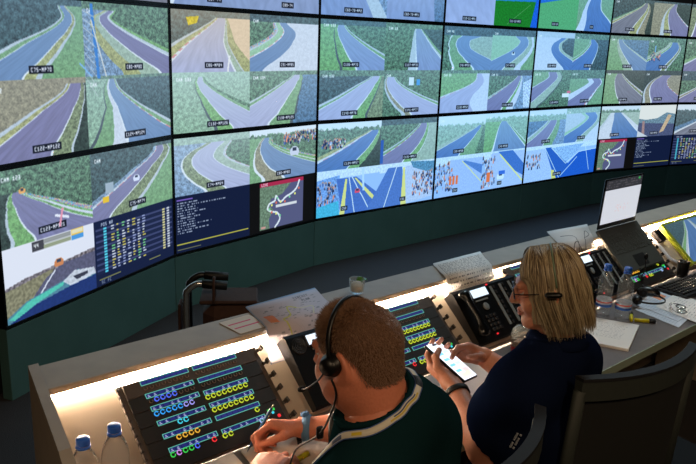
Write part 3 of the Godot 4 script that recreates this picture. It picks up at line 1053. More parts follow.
func build_desk():
	var d := thing("control_desk", "long pale control desk with a sloped back, a raised ledge and a glowing light strip", "desk")
	var beige := grain(Color(0.61, 0.555, 0.49), Color(0.67, 0.61, 0.54), 0.03, 0.42)
	var grey := grain(Color(0.40, 0.375, 0.375), Color(0.45, 0.42, 0.415), 0.05, 0.38)
	var white := mat(Color(0.85, 0.82, 0.76), 0.5)
	var E := 5.2
	var run := func(poly: Array, called: String, m: Material):   # a profile in (t, h), pushed along the desk
		var b := MB.new()
		var pp := PackedVector2Array(poly)
		var cw := Geometry2D.is_polygon_clockwise(pp)
		for i in pp.size():
			var a: Vector2 = pp[i]
			var c: Vector2 = pp[(i + 1) % pp.size()]
			var e := (c - a) * (-1.0 if cw else 1.0)
			var n := V * e.y - UP * e.x
			b.quad(D(s_left(a.x), a.x, a.y), D(s_left(c.x), c.x, c.y), D(E, c.x, c.y), D(E, a.x, a.y), n)
		var ix := Geometry2D.triangulate_polygon(pp)
		for i in range(0, ix.size(), 3):
			var q := [pp[ix[i]], pp[ix[i + 1]], pp[ix[i + 2]]]
			b.tri(D(s_left(q[0].x), q[0].x, q[0].y), D(s_left(q[1].x), q[1].x, q[1].y), D(s_left(q[2].x), q[2].x, q[2].y), -U)
			b.tri(D(E, q[0].x, q[0].y), D(E, q[1].x, q[1].y), D(E, q[2].x, q[2].y), U)
		return obj(called, b.done(), m, d)
	run.call([Vector2(-.135, .935), Vector2(-.135, .954), Vector2(-.134, .955), Vector2(.008, .955), Vector2(.01, .953), Vector2(.01, .938), Vector2(.008, .936)], "ledge", beige)
	run.call([Vector2(-.012, .935), Vector2(0, .925), Vector2(.2, .755), Vector2(.2, .735), Vector2(-.03, .91)], "sloped_panel", beige)
	run.call([Vector2(.2, .712), Vector2(.2, .74), Vector2(.56, .74), Vector2(.562, .738), Vector2(.562, .714), Vector2(.56, .712)], "worktop", grey)
	run.call([Vector2(.5625, .71), Vector2(.5625, .741), Vector2(.566, .741), Vector2(.566, .71)], "edge_trim", mat(Color(0.62, 0.68, 0.6), 0.4))
	run.call([Vector2(-.13, .0), Vector2(-.13, .934), Vector2(-.11, .934), Vector2(-.11, .0)], "back_panel", beige)
	run.call([Vector2(-.016, .9262), Vector2(-.016, .9345), Vector2(-.0125, .9345), Vector2(-.0125, .9262)], "light_strip", glow(Color(1.0, 0.88, 0.72), LED_GLOW))
	# end panel with a stepped cheek
	var cheek := PackedVector2Array([Vector2(-.138, 0), Vector2(-.138, .962), Vector2(.30, .958), Vector2(.36, .945), Vector2(.46, .80), Vector2(.50, .768), Vector2(.57, .765), Vector2(.57, 0)])
	var b := MB.new()
	for z in [0.0, -0.026]:
		var ix := Geometry2D.triangulate_polygon(cheek)
		for i in range(0, ix.size(), 3):
			var q := [cheek[ix[i]], cheek[ix[i + 1]], cheek[ix[i + 2]]]
			b.tri(D(s_left(q[0].x) + z, q[0].x, q[0].y), D(s_left(q[1].x) + z, q[1].x, q[1].y), D(s_left(q[2].x) + z, q[2].x, q[2].y), U * (1.0 if z == 0.0 else -1.0))
	for i in cheek.size():
		var a := cheek[i]
		var c := cheek[(i + 1) % cheek.size()]
		var e := c - a
		b.quad(D(s_left(a.x), a.x, a.y), D(s_left(c.x), c.x, c.y), D(s_left(c.x) - .026, c.x, c.y), D(s_left(a.x) - .026, a.x, a.y), -(V * e.y - UP * e.x))
	obj("end_panel", b.done(), beige, d)
	for s in [1.75, 3.5, 5.18]:
		obj("support", box_mesh(Vector3(0, .355, 0.02), Vector3(.03, .71, .28), .003), beige, d, flat_at(s, .05, 0))
	# light under the ledge
	var aim := (V * cos(AL) - UP * sin(AL)) * 0.9 - (V * sin(AL) + UP * cos(AL)) * 0.43
	var l := AreaLight3D.new()
	l.name = "desk_strip_light"
	l.area_size = Vector2(5.24, 0.008)
	l.light_energy = LED_LIGHT
	l.light_color = Color(1.0, 0.89, 0.77)
	l.shadow_enabled = true
	add_child(l)
	l.transform = Transform3D(Basis.looking_at(aim.normalized(), UP), D(2.6, -.004, .9315))

# ---------------------------------------------------------------- consoles
var ring_mats := {}
var strip_tex: ImageTexture
var ring_mesh: ArrayMesh
var clip_mesh: ArrayMesh

func ring_mat(k: String) -> StandardMaterial3D:
	if not ring_mats.has(k):
		var c: Color = {"b": Color(.25, .38, 1), "c": Color(.12, .62, 1), "t": Color(.2, .85, .95), "l": Color(.62, .6, 1), "y": Color(.78, .85, .12), "o": Color(.95, .68, .15), "g": Color(.15, .8, .25), "p": Color(.85, .5, .95), "r": Color(1, .1, .14), "w": Color(.65, .75, 1)}[k]
		ring_mats[k] = glow(c.lerp(Color(.8, .8, .8), .12), 1.0)
	return ring_mats[k]

func make_strip_texture():
	PW = 256
	PH = 32
	px = PackedByteArray()
	px.resize(PW * PH * 3)
	rect(0, 0, 256, 32, [22, 26, 74])
	for i in 2:      # top half plain cells, lower half cells with white signs
		for j in 8:
			rect(j * 32 + 2, i * 16 + 2, j * 32 + 30, i * 16 + 14, [34, 40, 104] if i == 1 else [40, 44, 110])
			if i == 1:
				if j % 3 != 2:
					words_at(j * 32 + 11, 20, ["A1", "B2", "M3", "C4", "K5", "P6", "N7", "E8"][j], [215, 220, 245], 1)
					rect(j * 32 + 8, 27, j * 32 + 22, 29, [200, 205, 240])
	strip_tex = ImageTexture.create_from_image(Image.create_from_data(PW, PH, false, Image.FORMAT_RGB8, px))
	PW = 320
	PH = 180

# x to the right, z down the slope, origin at the upper left corner
func make_console(label: String, at: Transform3D, lit := 1.0) -> Node3D:
	var t := thing("button_console", label, "console", at, "button consoles on the sloped desk")
	var frame := grain(Color(0.3, 0.26, 0.235), Color(0.36, 0.315, 0.285), 0.1, 0.42)
	var black := mat(Color(0.165, 0.15, 0.14), 0.42)
	obj("base_plate", box_mesh(Vector3(.207, .004, .13), Vector3(.432, .008, .262), .002), frame, t)
	for i in 6:
		obj("module_plate", box_mesh(Vector3(.207, .0095, .0236 + i * .0425), Vector3(.398, .005, .0415), .001), frame if i < 1 else black, t)
	for i in 12:
		obj("clip", clip_mesh, clip_mat, t, Transform3D(Basis.IDENTITY.scaled(Vector3(.7, .7, .8)), Vector3(-.003, .008, .012 + i * .0216)))
		if i % 2 == 0:
			obj("bracket", clip_mesh, clip_mat, t, Transform3D(Basis(UP, PI + .2).scaled(Vector3(1.35, 1.1, 1.7)), Vector3(.419, .008, .016 + i * .0216)))
	var teal := glow(Color(.42, .8, .72), .75)
	var pic := mat(Color.BLACK, .3, 0, {"emission_enabled": true, "emission": Color.BLACK, "emission_texture": strip_tex, "emission_energy_multiplier": 1.15})
	var L := [[0, .006, 0], [1, .006, 0], [0, .044, 1], [1, .045, 0], [0, .081, 1], [1, .084, 1], [0, .123, 1], [1, .122, 1], [1, .161, 0], [0, .160, 1], [0, .199, 1], [1, .201, 1]]
	for a in L:
		var x: float = .056 if a[0] == 0 else .209
		var b := MB.new()
		var z: float = a[1]
		for e in [[Vector3(x + .069, .0125, z), Vector3(.139, .002, .0016)], [Vector3(x + .069, .0125, z + .0125), Vector3(.139, .002, .0016)], [Vector3(x, .0125, z + .006), Vector3(.0016, .002, .0135)], [Vector3(x + .138, .0125, z + .006), Vector3(.0016, .002, .0135)]]:
			b.box(e[0], e[1])
		var f := obj("label_strip", b.done(), teal, t)
		var p := MB.new()
		var v: float = 0.5 * a[2]
		p.picture(Vector3(x, .0123, z), Vector3(x + .138, .0123, z), Vector3(x + .138, .0123, z + .012), Vector3(x, .0123, z + .012), Rect2(0, v, 1, .5))
		obj("display", p.done(), pic, f)
	var rings := [["bbbb", .080, .065, .0172], ["cccccll", .064, .103, .017], ["yyyyyyyy", .214, .104, .0172], ["tt", .114, .142, .0172], ["yyyyyyyy", .216, .143, .017], ["y", .333, .182, 0],
		["oooo", .094, .180, .0177], ["gpggb", .061, .218, .0173], ["r", .180, .218, 0], ["yy", .212, .219, .018], ["w", .331, .215, 0]]
	for a in rings:
		for i in a[0].length():
			obj("key_ring", ring_mesh, ring_mat(a[0][i]), t, Transform3D(Basis(UP, rng.randf_range(-.3, .3)), Vector3(a[1] + i * a[3], .012, a[2])))
	var sq := MB.new(true)       # rows of unlit keys under the upper strips
	for r in 2:
		for c in 2:
			for i in 8:
				sq.xf = Transform3D(Basis(UP, .6), Vector3([.064, .217][c] + i * .0172, .012, .028 + r * .038))
				sq.arc(.0042, .0058, .002, 0, 4.4, 8)
	obj("unlit_keys", sq.done(), mat(Color(.5, .42, .38), .3) , t).set_meta("kind", "stuff")
	obj("status_lamp", lathe_mesh([Vector2(0, 0), Vector2(.005, 0), Vector2(.005, .003), Vector2(0, .005)], 12), ring_mat("r"), t, Transform3D(Basis.IDENTITY, Vector3(.388, .011, .219)))
	obj("status_lamp", lathe_mesh([Vector2(0, 0), Vector2(.004, 0), Vector2(.004, .003), Vector2(0, .004)], 12), ring_mat("t"), t, Transform3D(Basis.IDENTITY, Vector3(.374, .011, .205)))
	obj("status_frame", box_mesh(Vector3(.372, .0125, .196), Vector3(.024, .002, .007)), ring_mat("g"), t)
	return t

var clip_mat: StandardMaterial3D

# ---------------------------------------------------------------- telephones
func make_phone(label: String, at: Transform3D) -> Node3D:
	var t := thing("desk_phone", label, "telephone", at, "")
	var black := mat(Color(.05, .05, .055), .3)
	var key := mat(Color(.1, .1, .11), .4)
	var pale := mat(Color(.5, .52, .52), .5)
	var b := MB.new()          # wedge body, thicker at its upper edge
	var poly := PackedVector2Array([Vector2(0, .002), Vector2(.215, .002), Vector2(.218, .02), Vector2(.212, .026), Vector2(.012, .048), Vector2(0, .04)])
	b.xf = Transform3D(Basis(Vector3(0, 0, 1), Vector3(0, 1, 0), Vector3(-1, 0, 0)), Vector3.ZERO)
	b.prism(poly, -.36, 0.0)
	obj("body", b.done(), black, t)
	var face := Transform3D(Basis(Vector3.RIGHT, .107), Vector3(0, .0495, 0))   # on the tilted face
	var h := MB.new(true)
	h.xf = face
	h.tube(curve_points([Vector3(.036, .012, .02), Vector3(.036, .021, .045), Vector3(.036, .025, .1), Vector3(.036, .021, .16), Vector3(.036, .012, .19)], 16), [.02, .026, .027, .024, .019, .016, .0155, .015, .015, .015, .0155, .016, .019, .024, .027, .026, .02], 12, true, .62)
	obj("handset", h.done(), mat(Color(.035, .035, .038), .22), t)
	var lcd := MB.new()
	lcd.xf = face
	lcd.box(Vector3(.129, .002, .034), Vector3(.098, .006, .04), .002)
	var fr := obj("display_frame", lcd.done(), key, t)
	var p := MB.new()
	p.xf = face
	p.box(Vector3(.129, .0053, .034), Vector3(.088, .001, .032))
	obj("display", p.done(), glow(Color(.88, .95, 1), 1.25), fr)
	obj("name_strip", box_of(face, Vector3(.125, .0015, .062), Vector3(.07, .003, .006)), pale, t)
	obj("navigation_key", lathe_of(face * Transform3D(Basis.IDENTITY, Vector3(.13, 0, .09)), [Vector2(0, 0), Vector2(.015, 0), Vector2(.015, .003), Vector2(.009, .0045), Vector2(0, .0035)]), pale, t)
	for r in 4:
		for c in 3:
			obj("key", box_of(face, Vector3(.106 + c * .021, .003, .128 + r * .017), Vector3(.015, .005, .0115), .0015), mat_key, t)
	for k in 3:
		obj("line_labels", box_of(face, Vector3(.205 + k * .055, .0012, .102), Vector3(.013, .0024, .16)), pale, t)
		for i in 8:
			obj("line_key", box_of(face, Vector3(.222 + k * .055, .003, .028 + i * .0212), Vector3(.012, .005, .011), .0015), mat_key, t)
	obj("status_lamp", box_of(face, Vector3(.19, .002, .012), Vector3(.008, .004, .005)), ring_mat("r"), t)
	obj("status_lamp", box_of(face, Vector3(.112, .002, .198), Vector3(.006, .004, .005)), ring_mat("r"), t)
	return t

var mat_key: StandardMaterial3D

func box_of(xf: Transform3D, c: Vector3, s: Vector3, ch := 0.0) -> ArrayMesh:
	var b := MB.new()
	b.xf = xf
	b.box(c, s, ch)
	return b.done()

func lathe_of(xf: Transform3D, p: Array, segs := 20) -> ArrayMesh:
	var b := MB.new(true)
	b.xf = xf
	b.lathe(p, segs)
	return b.done()

func speaker_phone():
	var t := thing("desk_phone", "dark telephone with a round loudspeaker and lit display behind the man", "telephone", slope_at(.652, .042, .02))
	var black := mat(Color(.05, .052, .06), .3)
	var b := MB.new()
	b.xf = Transform3D(Basis(Vector3(0, 0, 1), Vector3(0, 1, 0), Vector3(-1, 0, 0)), Vector3.ZERO)
	b.prism(PackedVector2Array([Vector2(0, .002), Vector2(.23, .002), Vector2(.233, .02), Vector2(.226, .027), Vector2(.012, .05), Vector2(0, .042)]), -.235, 0.0)
	obj("body", b.done(), black, t)
	var face := Transform3D(Basis(Vector3.RIGHT, .106), Vector3(0, .0515, 0))
	var sp := obj("speaker", lathe_of(face * Transform3D(Basis.IDENTITY, Vector3(.036, 0, .042)), [Vector2(.0, .0), Vector2(.02, .0), Vector2(.0225, .003), Vector2(.025, .003), Vector2(.026, -.002)], 28), mat(Color(.03, .03, .03), .5), t)
	for i in 3:
		obj("grille_ring", lathe_of(face * Transform3D(Basis.IDENTITY, Vector3(.036, .001, .042)), [Vector2(.005 + i * .006, 0), Vector2(.0055 + i * .006, .0015), Vector2(.0075 + i * .006, .0015), Vector2(.008 + i * .006, 0)], 24), mat_key, sp)
	var fr := obj("display_frame", box_of(face, Vector3(.114, .002, .034), Vector3(.102, .005, .038), .002), mat_key, t)
	obj("display", box_of(face, Vector3(.114, .005, .034), Vector3(.092, .001, .03)), glow(Color(.9, .95, 1), 1.3), fr)
	for r in 4:
		for c in 4:
			obj("key", box_of(face, Vector3(.088 + c * .02, .003, .11 + r * .02), Vector3(.014, .005, .012), .0015), mat_key, t)
	obj("name_strip", box_of(face, Vector3(.1, .0015, .064), Vector3(.05, .002, .005)), mat(Color(.45, .42, .38), .5), t)

# ---------------------------------------------------------------- bottles and glasses
func make_bottle(label: String, at: Transform3D, h := 0.2, group := "", paper := true) -> Node3D:
	var t := thing("water_bottle", label, "bottle", at, group)
	var k := h / 0.2
	var prof := [Vector2(0, .004), Vector2(.02, .0), Vector2(.028, .003), Vector2(.031, .012), Vector2(.031, .03), Vector2(.0295, .034), Vector2(.031, .038), Vector2(.031, .07), Vector2(.028, .078), Vector2(.028, .09), Vector2(.031, .098), Vector2(.031, .125), Vector2(.029, .142), Vector2(.022, .162), Vector2(.014, .176), Vector2(.0125, .182), Vector2(.0125, .19), Vector2(0, .191)]
	var o := []
	for p in prof:
		o.append(Vector2(p.x, p.y * k))
	if paper:
		obj("bottle_body", lathe_mesh(o, 28), mat(Color(.86, .9, .92, .1), .06, 0, {"transparency": BaseMaterial3D.TRANSPARENCY_ALPHA}), t)
	else:
		obj("bottle_body", lathe_mesh(o, 28), mat(Color(.97, .985, 1.0, 0.0), .03, 0, {"refraction_enabled": true, "refraction_scale": .02, "transparency": BaseMaterial3D.TRANSPARENCY_ALPHA}), t)
	var cap := [Vector2(.0, .186 * k), Vector2(.0145, .186 * k), Vector2(.015, .188 * k), Vector2(.015, .2 * k), Vector2(.0135, .202 * k), Vector2(0, .202 * k)]
	obj("bottle_cap", lathe_mesh(cap, 24), mat(Color(.12, .36, .75), .4), t)
	obj("neck_ring", lathe_mesh([Vector2(.0125, .178 * k), Vector2(.0165, .179 * k), Vector2(.0165, .183 * k), Vector2(.0125, .184 * k)], 22), mat(Color(.12, .36, .75), .4), t)
	if paper:
		var lab := obj("label", lathe_mesh([Vector2(.0314, .04 * k), Vector2(.0316, .068 * k)], 28), mat(Color(.78, .84, .92), .5), t)
		obj("label_band", lathe_mesh([Vector2(.0318, .04 * k), Vector2(.0318, .05 * k)], 28), mat(Color(.2, .42, .8), .5), lab)
		obj("label_mark", lathe_mesh([Vector2(.0318, .056 * k), Vector2(.0318, .061 * k)], 28), mat(Color(.85, .35, .35), .5), lab)
	return t

# ---------------------------------------------------------------- paper
func text_page(w: int, h: int, kind: String) -> ImageTexture:
	PW = w
	PH = h
	px = PackedByteArray()
	px.resize(w * h * 3)
	rect(0, 0, w, h, [236, 234, 232])
	match kind:
		"list":
			for i in 26:
				var y := 20 + i * 9
				var x := 14
				while x < w - 20:
					rect(x, y, x + 3 + rng.randi() % 8, y + 3, [120, 120, 128])
					x += 7 + rng.randi() % 12
			for i in 5:
				line(14 + i * 44, 16, 14 + i * 44, h - 20, 1, [160, 160, 165])
		"notes":
			for i in 12:
				var y := 34 + i * 13
				var x := 16
				while x < w * .78:
					rect(x, y + rng.randi() % 3, x + 5 + rng.randi() % 9, y + 3, [150, 152, 160])
					x += 12 + rng.randi() % 8
		"map":
			rect(0, 0, w, h, [204, 194, 206])
			rect(0, 0, w, 5, [150, 170, 205])
			rect(0, 0, 4, h, [160, 176, 205])
			for i in 160:
				var a := Vector2(rng.randf_range(20, w - 20), rng.randf_range(20, h - 20))
				var e := a + Vector2(rng.randf_range(-26, 26), rng.randf_range(-20, 20))
				line(a.x, a.y, e.x, e.y, 1, [190, 184, 196])
			for i in 130:
				var a := Vector2(rng.randf_range(20, w - 30), rng.randf_range(24, h - 24))
				rect(a.x, a.y, a.x + 4 + rng.randi() % 10, a.y + 2, [150, 148, 160])
			var pts := curve_points([Vector3(.3, .72, 0), Vector3(.32, .52, 0), Vector3(.28, .4, 0), Vector3(.4, .36, 0), Vector3(.46, .2, 0), Vector3(.6, .28, 0), Vector3(.76, .3, 0), Vector3(.7, .42, 0)], 50)
			for i in pts.size() - 1:
				line(pts[i].x * w, pts[i].y * h, pts[i + 1].x * w, pts[i + 1].y * h, 4, [206, 206, 110] if i < 34 else [216, 212, 190])
			fill(PackedVector2Array([Vector2(.08 * w, .26 * h), Vector2(.2 * w, .28 * h), Vector2(.21 * w, .42 * h), Vector2(.1 * w, .4 * h)]), [232, 140, 96])
			fill(PackedVector2Array([Vector2(.72 * w, .5 * h), Vector2(.84 * w, .48 * h), Vector2(.82 * w, .55 * h), Vector2(.72 * w, .56 * h)]), [232, 150, 110])
			fill(PackedVector2Array([Vector2(.25 * w, .74 * h), Vector2(.33 * w, .74 * h), Vector2(.3 * w, .82 * h)]), [232, 150, 110])
			words_at(int(w * .62), int(h * .07), "CIRCUIT", [110, 108, 118], 2)
			words_at(int(w * .7), int(h * .14), "PLAN", [110, 108, 118], 2)
		"sketch":
			rect(0, 0, w, h, [212, 204, 200])
			var pts := curve_points([Vector3(.2, .2, 0), Vector3(.5, .26, 0), Vector3(.52, .5, 0), Vector3(.4, .62, 0), Vector3(.36, .5, 0), Vector3(.5, .44, 0), Vector3(.66, .6, 0), Vector3(.86, .2, 0), Vector3(.92, .34, 0), Vector3(.76, .4, 0)], 60)
			for i in pts.size() - 1:
				line(pts[i].x * w, pts[i].y * h, pts[i + 1].x * w, pts[i + 1].y * h, 3, [70, 66, 70])
			fill(PackedVector2Array([Vector2(w * .84, h * .62), Vector2(w * .94, h * .6), Vector2(w * .93, h * .72), Vector2(w * .84, h * .74)]), [230, 180, 140])
		"stripe":
			rect(0, 0, w, h, [226, 216, 206])
			rect(10, h * .3, w * .8, h * .36, [222, 96, 130])
			rect(10, h * .6, w * .86, h * .66, [222, 96, 130])
		"table":
			rect(0, 0, w, h, [206, 216, 230])
			for i in 14:
				line(8, 14 + i * 12, w - 8, 14 + i * 12, 1, [150, 160, 180])
			fill(PackedVector2Array([Vector2(w * .6, h * .1), Vector2(w * .9, h * .1), Vector2(w * .9, h * .3), Vector2(w * .6, h * .3)]), [226, 150, 110])
	var im := ImageTexture.create_from_image(Image.create_from_data(PW, PH, false, Image.FORMAT_RGB8, px))
	PW = 320
	PH = 180
	return im

func paper_mat(kind: String, w := 256, h := 256) -> StandardMaterial3D:
	return mat(Color.WHITE, .7, 0, {"albedo_texture": text_page(w, h, kind), "texture_repeat": false})

# a sheet that lies on the ledge and bends down over the slope; corners as (s, t) on the ledge and (s, w) on the slope
func bent_sheet(tl: Vector2, tr: Vector2, bl: Vector2, br: Vector2, th: float, lift := 0.0) -> ArrayMesh:
	var l := []
	var r := []
	for e in [[tl, bl, l], [tr, br, r]]:
		var a: Vector2 = e[0]
		var b: Vector2 = e[1]
		var ex := a.lerp(b, clampf((0.012 - a.x * 0.0 - a.y) / (b.y - a.y + 0.0001), .2, .9))
		for i in 5:
			var q := a.lerp(Vector2(ex.x, 0.014), i / 4.0)
			e[2].append(D(q.x, q.y, .957 + th * .5 + lift + (.004 if i >= 3 else 0.0)))
		for i in range(1, 6):
			var q := Vector2(ex.x, 0.03).lerp(b, (i - 1) / 4.0)
			var n := V * sin(AL) + UP * cos(AL)
			var w := V * cos(AL) - UP * sin(AL)
			e[2].append(O + UP * .925 + U * q.x + w * q.y + n * (th * .5 + .004 + lift + (.01 if i == 1 else (.003 if i == 2 else 0.0))))
	var b := MB.new(true)
	b.strip(l, r, th)
	return b.done()

func flat_sheet(corners: Array, h: float, th := .0012) -> ArrayMesh:   # corners (s, t): far left, far right, near right, near left
	var b := MB.new()
	var c := []
	for q in corners:
		c.append(D(q.x, q.y, h))
	b.strip([c[0], c[3]], [c[1], c[2]], th)
	return b.done()

# ---------------------------------------------------------------- things on the desk
func build_desk_things():
	clip_mat = mat(Color(.24, .21, .19), .4, .2)
	mat_key = mat(Color(.13, .13, .14), .4)
	make_strip_texture()
	var rb := MB.new()
	rb.arc(.0047, .0069, .0025, .25, TAU - .45, 18)
	ring_mesh = rb.done()
	var cb := MB.new()
	cb.box(Vector3(-.004, .003, 0), Vector3(.01, .006, .006), .001)
	cb.box(Vector3(-.0105, .007, 0), Vector3(.005, .014, .009), .001)
	clip_mesh = cb.done()
	make_console("lit button console beside the two water bottles, under the writing hand", slope_at(.165, .024, .003))
	make_console("lit button console half hidden behind the man's head", slope_at(.92, .024, .003))
	make_console("button console showing its top edge between the telephone and the woman's face", slope_at(1.785, .0, .003) * Transform3D(Basis.IDENTITY.scaled(Vector3(.84, 1, 1)), Vector3.ZERO))
	make_console("button console under the open laptop, its lower rows showing", slope_at(2.484, .02, .003))
	speaker_phone()
	var ph := make_phone("black telephone with a handset and columns of line keys in front of the woman's face", slope_at(1.402, .052, .006))
	var p2 = ph.duplicate()
	p2.name = numbered("desk_phone")
	add_child(p2)
	p2.transform = slope_at(2.158, .05, .004) * Transform3D(Basis.IDENTITY.scaled(Vector3(.84, 1, 1)), Vector3.ZERO)
	p2.set_meta("label", "black telephone with a lit display behind the woman's hair")
	# paper on the ledge
	tag(obj("track_plan", bent_sheet(Vector2(.687, -.172), Vector2(.985, -.188), Vector2(.612, .09), Vector2(.87, .09), .003), paper_mat("map")), "large printed track plan with orange patches hanging from the ledge behind the telephone", "map")
	tag(obj("printed_list", bent_sheet(Vector2(1.54, -.138), Vector2(1.832, -.139), Vector2(1.42, .045), Vector2(1.69, .035), .005), paper_mat("list")), "stack of printed lists draped over the ledge behind the telephone", "paper")
	tag(obj("sketch_sheet", bent_sheet(Vector2(2.378, -.18), Vector2(2.679, -.15), Vector2(2.175, .03), Vector2(2.43, .02), .0014), paper_mat("sketch")), "sheet with a loose line sketch on the ledge beside the laptop", "paper")
	tag(obj("striped_paper", flat_sheet([Vector2(.55, -.11), Vector2(.66, -.115), Vector2(.668, -.005), Vector2(.555, .0)], .957), paper_mat("stripe", 128, 128)), "small paper with two pink lines on the ledge next to the track plan", "paper")
	# writing paper in front of the man
	tag(obj("open_notebook", flat_sheet([Vector2(.40, .235), Vector2(.70, .27), Vector2(.68, .47), Vector2(.36, .45)], .744, .006), mat(Color(.86, .8, .75), .7)), "blank white writing paper under the man's hand and forearm", "paper")
	tag(obj("writing_pad", flat_sheet([Vector2(.285, .245), Vector2(.372, .235), Vector2(.345, .45), Vector2(.23, .45)], .747, .012), mat(Color(.88, .84, .8), .7)), "thick white pad left of the pen tip at the console's edge", "pad")
	var rbn := []
	for i in 14:
		var a := PI * i / 13.0
		rbn.append(D(.29 + .03 * cos(a) + .02, .262 + .0, .753 + .022 * sin(a)))
	# bottles
	make_bottle("water bottle with a blue cap tucked against the pale desk end", flat_at(-.016, .245, .74), .196, "", false)
	make_bottle("water bottle with a blue cap beside the lit button console", flat_at(.058, .24, .74), .2, "", false)
	make_bottle("labelled water bottle next to the woman's hair, the one further from the notepad", flat_at(2.135, .275, .74), .215)
	make_bottle("labelled water bottle in front of the laptop, just above the highlighters", flat_at(2.165, .345, .74), .215)
	# glass on the ledge
	var j := thing("drinking_glass", "small glass with green leaves on the ledge above the man's head", "glass", flat_at(1.076, -.07, .957))
	var clear := mat(Color(.9, .95, .95, .15), .05, 0, {"transparency": BaseMaterial3D.TRANSPARENCY_ALPHA})
	obj("glass_wall", lathe_mesh([Vector2(0, 0), Vector2(.02, 0), Vector2(.024, .004), Vector2(.028, .05), Vector2(.0265, .05), Vector2(.0225, .006), Vector2(0, .005)], 26), clear, j)
	obj("filling", lathe_mesh([Vector2(0, .007), Vector2(.0215, .007), Vector2(.024, .03), Vector2(.015, .038), Vector2(0, .04)], 20), mat(Color(.85, .84, .8), .6), j)
	for i in 2:
		var lf := MB.new(true)
		lf.xf = Transform3D(Basis(UP, i * .9 - .3), Vector3(0, .022, 0))
		lf.tube(curve_points([Vector3(.004, 0, 0), Vector3(.016, .018, .002), Vector3(.03, .026, .004), Vector3(.036, .016, .004)], 8), [.002, .006, .009, .01, .01, .009, .007, .004, .001], 8, true, .25)
		obj("leaf", lf.done(), mat(Color(.3, .5, .16), .5), j)
	# clear jar by the woman's chin
	var c := thing("plastic_cup", "clear domed cup with a red band under the woman's chin", "cup", flat_at(1.52, .31, .74, 0))
	obj("cup_wall", lathe_mesh([Vector2(0, 0), Vector2(.03, 0), Vector2(.032, .004), Vector2(.037, .075), Vector2(.038, .078), Vector2(.034, .095), Vector2(.022, .108), Vector2(.008, .112)], 28), clear, c)
	obj("drink", lathe_mesh([Vector2(0, .003), Vector2(.029, .003), Vector2(.035, .06), Vector2(0, .06)], 22), mat(Color(.5, .36, .26, .55), .1, 0, {"transparency": BaseMaterial3D.TRANSPARENCY_ALPHA}), c)
	obj("band", lathe_mesh([Vector2(.0338, .016), Vector2(.0353, .038)], 28), mat(Color(.75, .08, .12), .5), c)
	# notepad and markers on the right
	var pad := [Vector2(2.05, .274), Vector2(2.121, .446), Vector2(1.86, .536), Vector2(1.80, .40)]
	tag(obj("notepad", flat_sheet([Vector2(2.05, .27), Vector2(2.125, .44), Vector2(1.865, .535), Vector2(1.79, .365)], .7457, .01), paper_mat("notes")), "white notepad with grey handwriting between the woman and the bottles", "notepad")
	for i in 2:
		var hl := thing("highlighter", ["yellow highlighter lying nearer the water bottles", "yellow highlighter lying nearer the loose papers"][i], "marker", flat_at(2.185 + i * .005, .375 + i * .045, .748, [.5, -.9][i]), "yellow highlighters beside the notepad")
		obj("barrel", tube_mesh([Vector3(-.03, 0, 0), Vector3(.025, 0, 0)], .0075, 10), mat(Color(.85, .8, .1), .4), hl)
		obj("cap", tube_mesh([Vector3(.025, 0, 0), Vector3(.05, 0, 0)], .0082, 10), mat(Color(.08, .09, .1), .4), hl)
		obj("clip", box_mesh(Vector3(.037, .009, 0), Vector3(.024, .002, .004), .0005), mat(Color(.08, .09, .1), .4), hl)
	var ym := thing("highlighter", "yellow highlighter on the white paper under the man's watch strap", "marker", flat_at(.478, .372, .7555, .15))
	obj("barrel", tube_mesh([Vector3(-.03, 0, 0), Vector3(.02, 0, 0)], .0072, 10), mat(Color(.85, .8, .1), .4), ym)
	obj("cap", tube_mesh([Vector3(.02, 0, 0), Vector3(.042, 0, 0)], .0076, 10), mat(Color(.75, .72, .08), .4), ym)
	var lp := ["pale blue printed sheet lowest under the folded eyeglasses", "pale sheet with an orange block between the other loose papers", "topmost loose sheet, carrying the folded eyeglasses"]
	for i in 3:
		var o2 := [Vector2(.0, .0), Vector2(.06, -.03), Vector2(.1, .04)][i] as Vector2
		var cs := []
		for q in [Vector2(2.30, .33), Vector2(2.56, .30), Vector2(2.50, .50), Vector2(2.25, .54)]:
			cs.append(q.rotated(0) + o2)
		tag(obj("loose_sheet", flat_sheet(cs, .742 + i * .002, .0014), paper_mat(["table", "table", "notes"][i], 128, 192)), lp[i], "paper", "loose sheets beside the keyboard")
	# eyeglasses lying on them
	var eg := thing("eyeglasses", "folded eyeglasses lying on the loose sheets beside the keyboard", "eyeglasses", flat_at(2.42, .47, .76, .5))
	for s in [-1, 1]:
		var ring := []
		for i in 17:
			ring.append(Vector3(s * .032 + .026 * cos(TAU * i / 16), .001, .02 * sin(TAU * i / 16)))
		obj("rim", tube_mesh(ring, .0014, 6), mat(Color(.04, .04, .045), .3), eg)
		obj("lens", lathe_of(Transform3D(Basis.IDENTITY.scaled(Vector3(1, 1, .77)), Vector3(s * .032, .0005, 0)), [Vector2(0, 0), Vector2(.026, 0), Vector2(.026, .001), Vector2(0, .0012)], 18), clear, eg)
		obj("temple", tube_mesh(curve_points([Vector3(s * .06, .001, .0), Vector3(s * .05, .004, -.03), Vector3(s * -.02, .006, -.045), Vector3(s * -.06, .003, -.035)], 12), .0014, 6), mat(Color(.04, .04, .045), .3), eg)
	obj("bridge", tube_mesh([Vector3(-.007, .002, -.004), Vector3(0, .003, -.007), Vector3(.007, .002, -.004)], .0014, 6), mat(Color(.04, .04, .045), .3), eg)
	# laptop
	var lt := thing("laptop", "open dark grey laptop with a white page on its screen, standing on the ledge", "laptop", slope_at(2.675, -.032, .038) * Transform3D(Basis(Vector3.RIGHT, .075), Vector3.ZERO))
	var shell := mat(Color(.34, .345, .325), .4, .2)
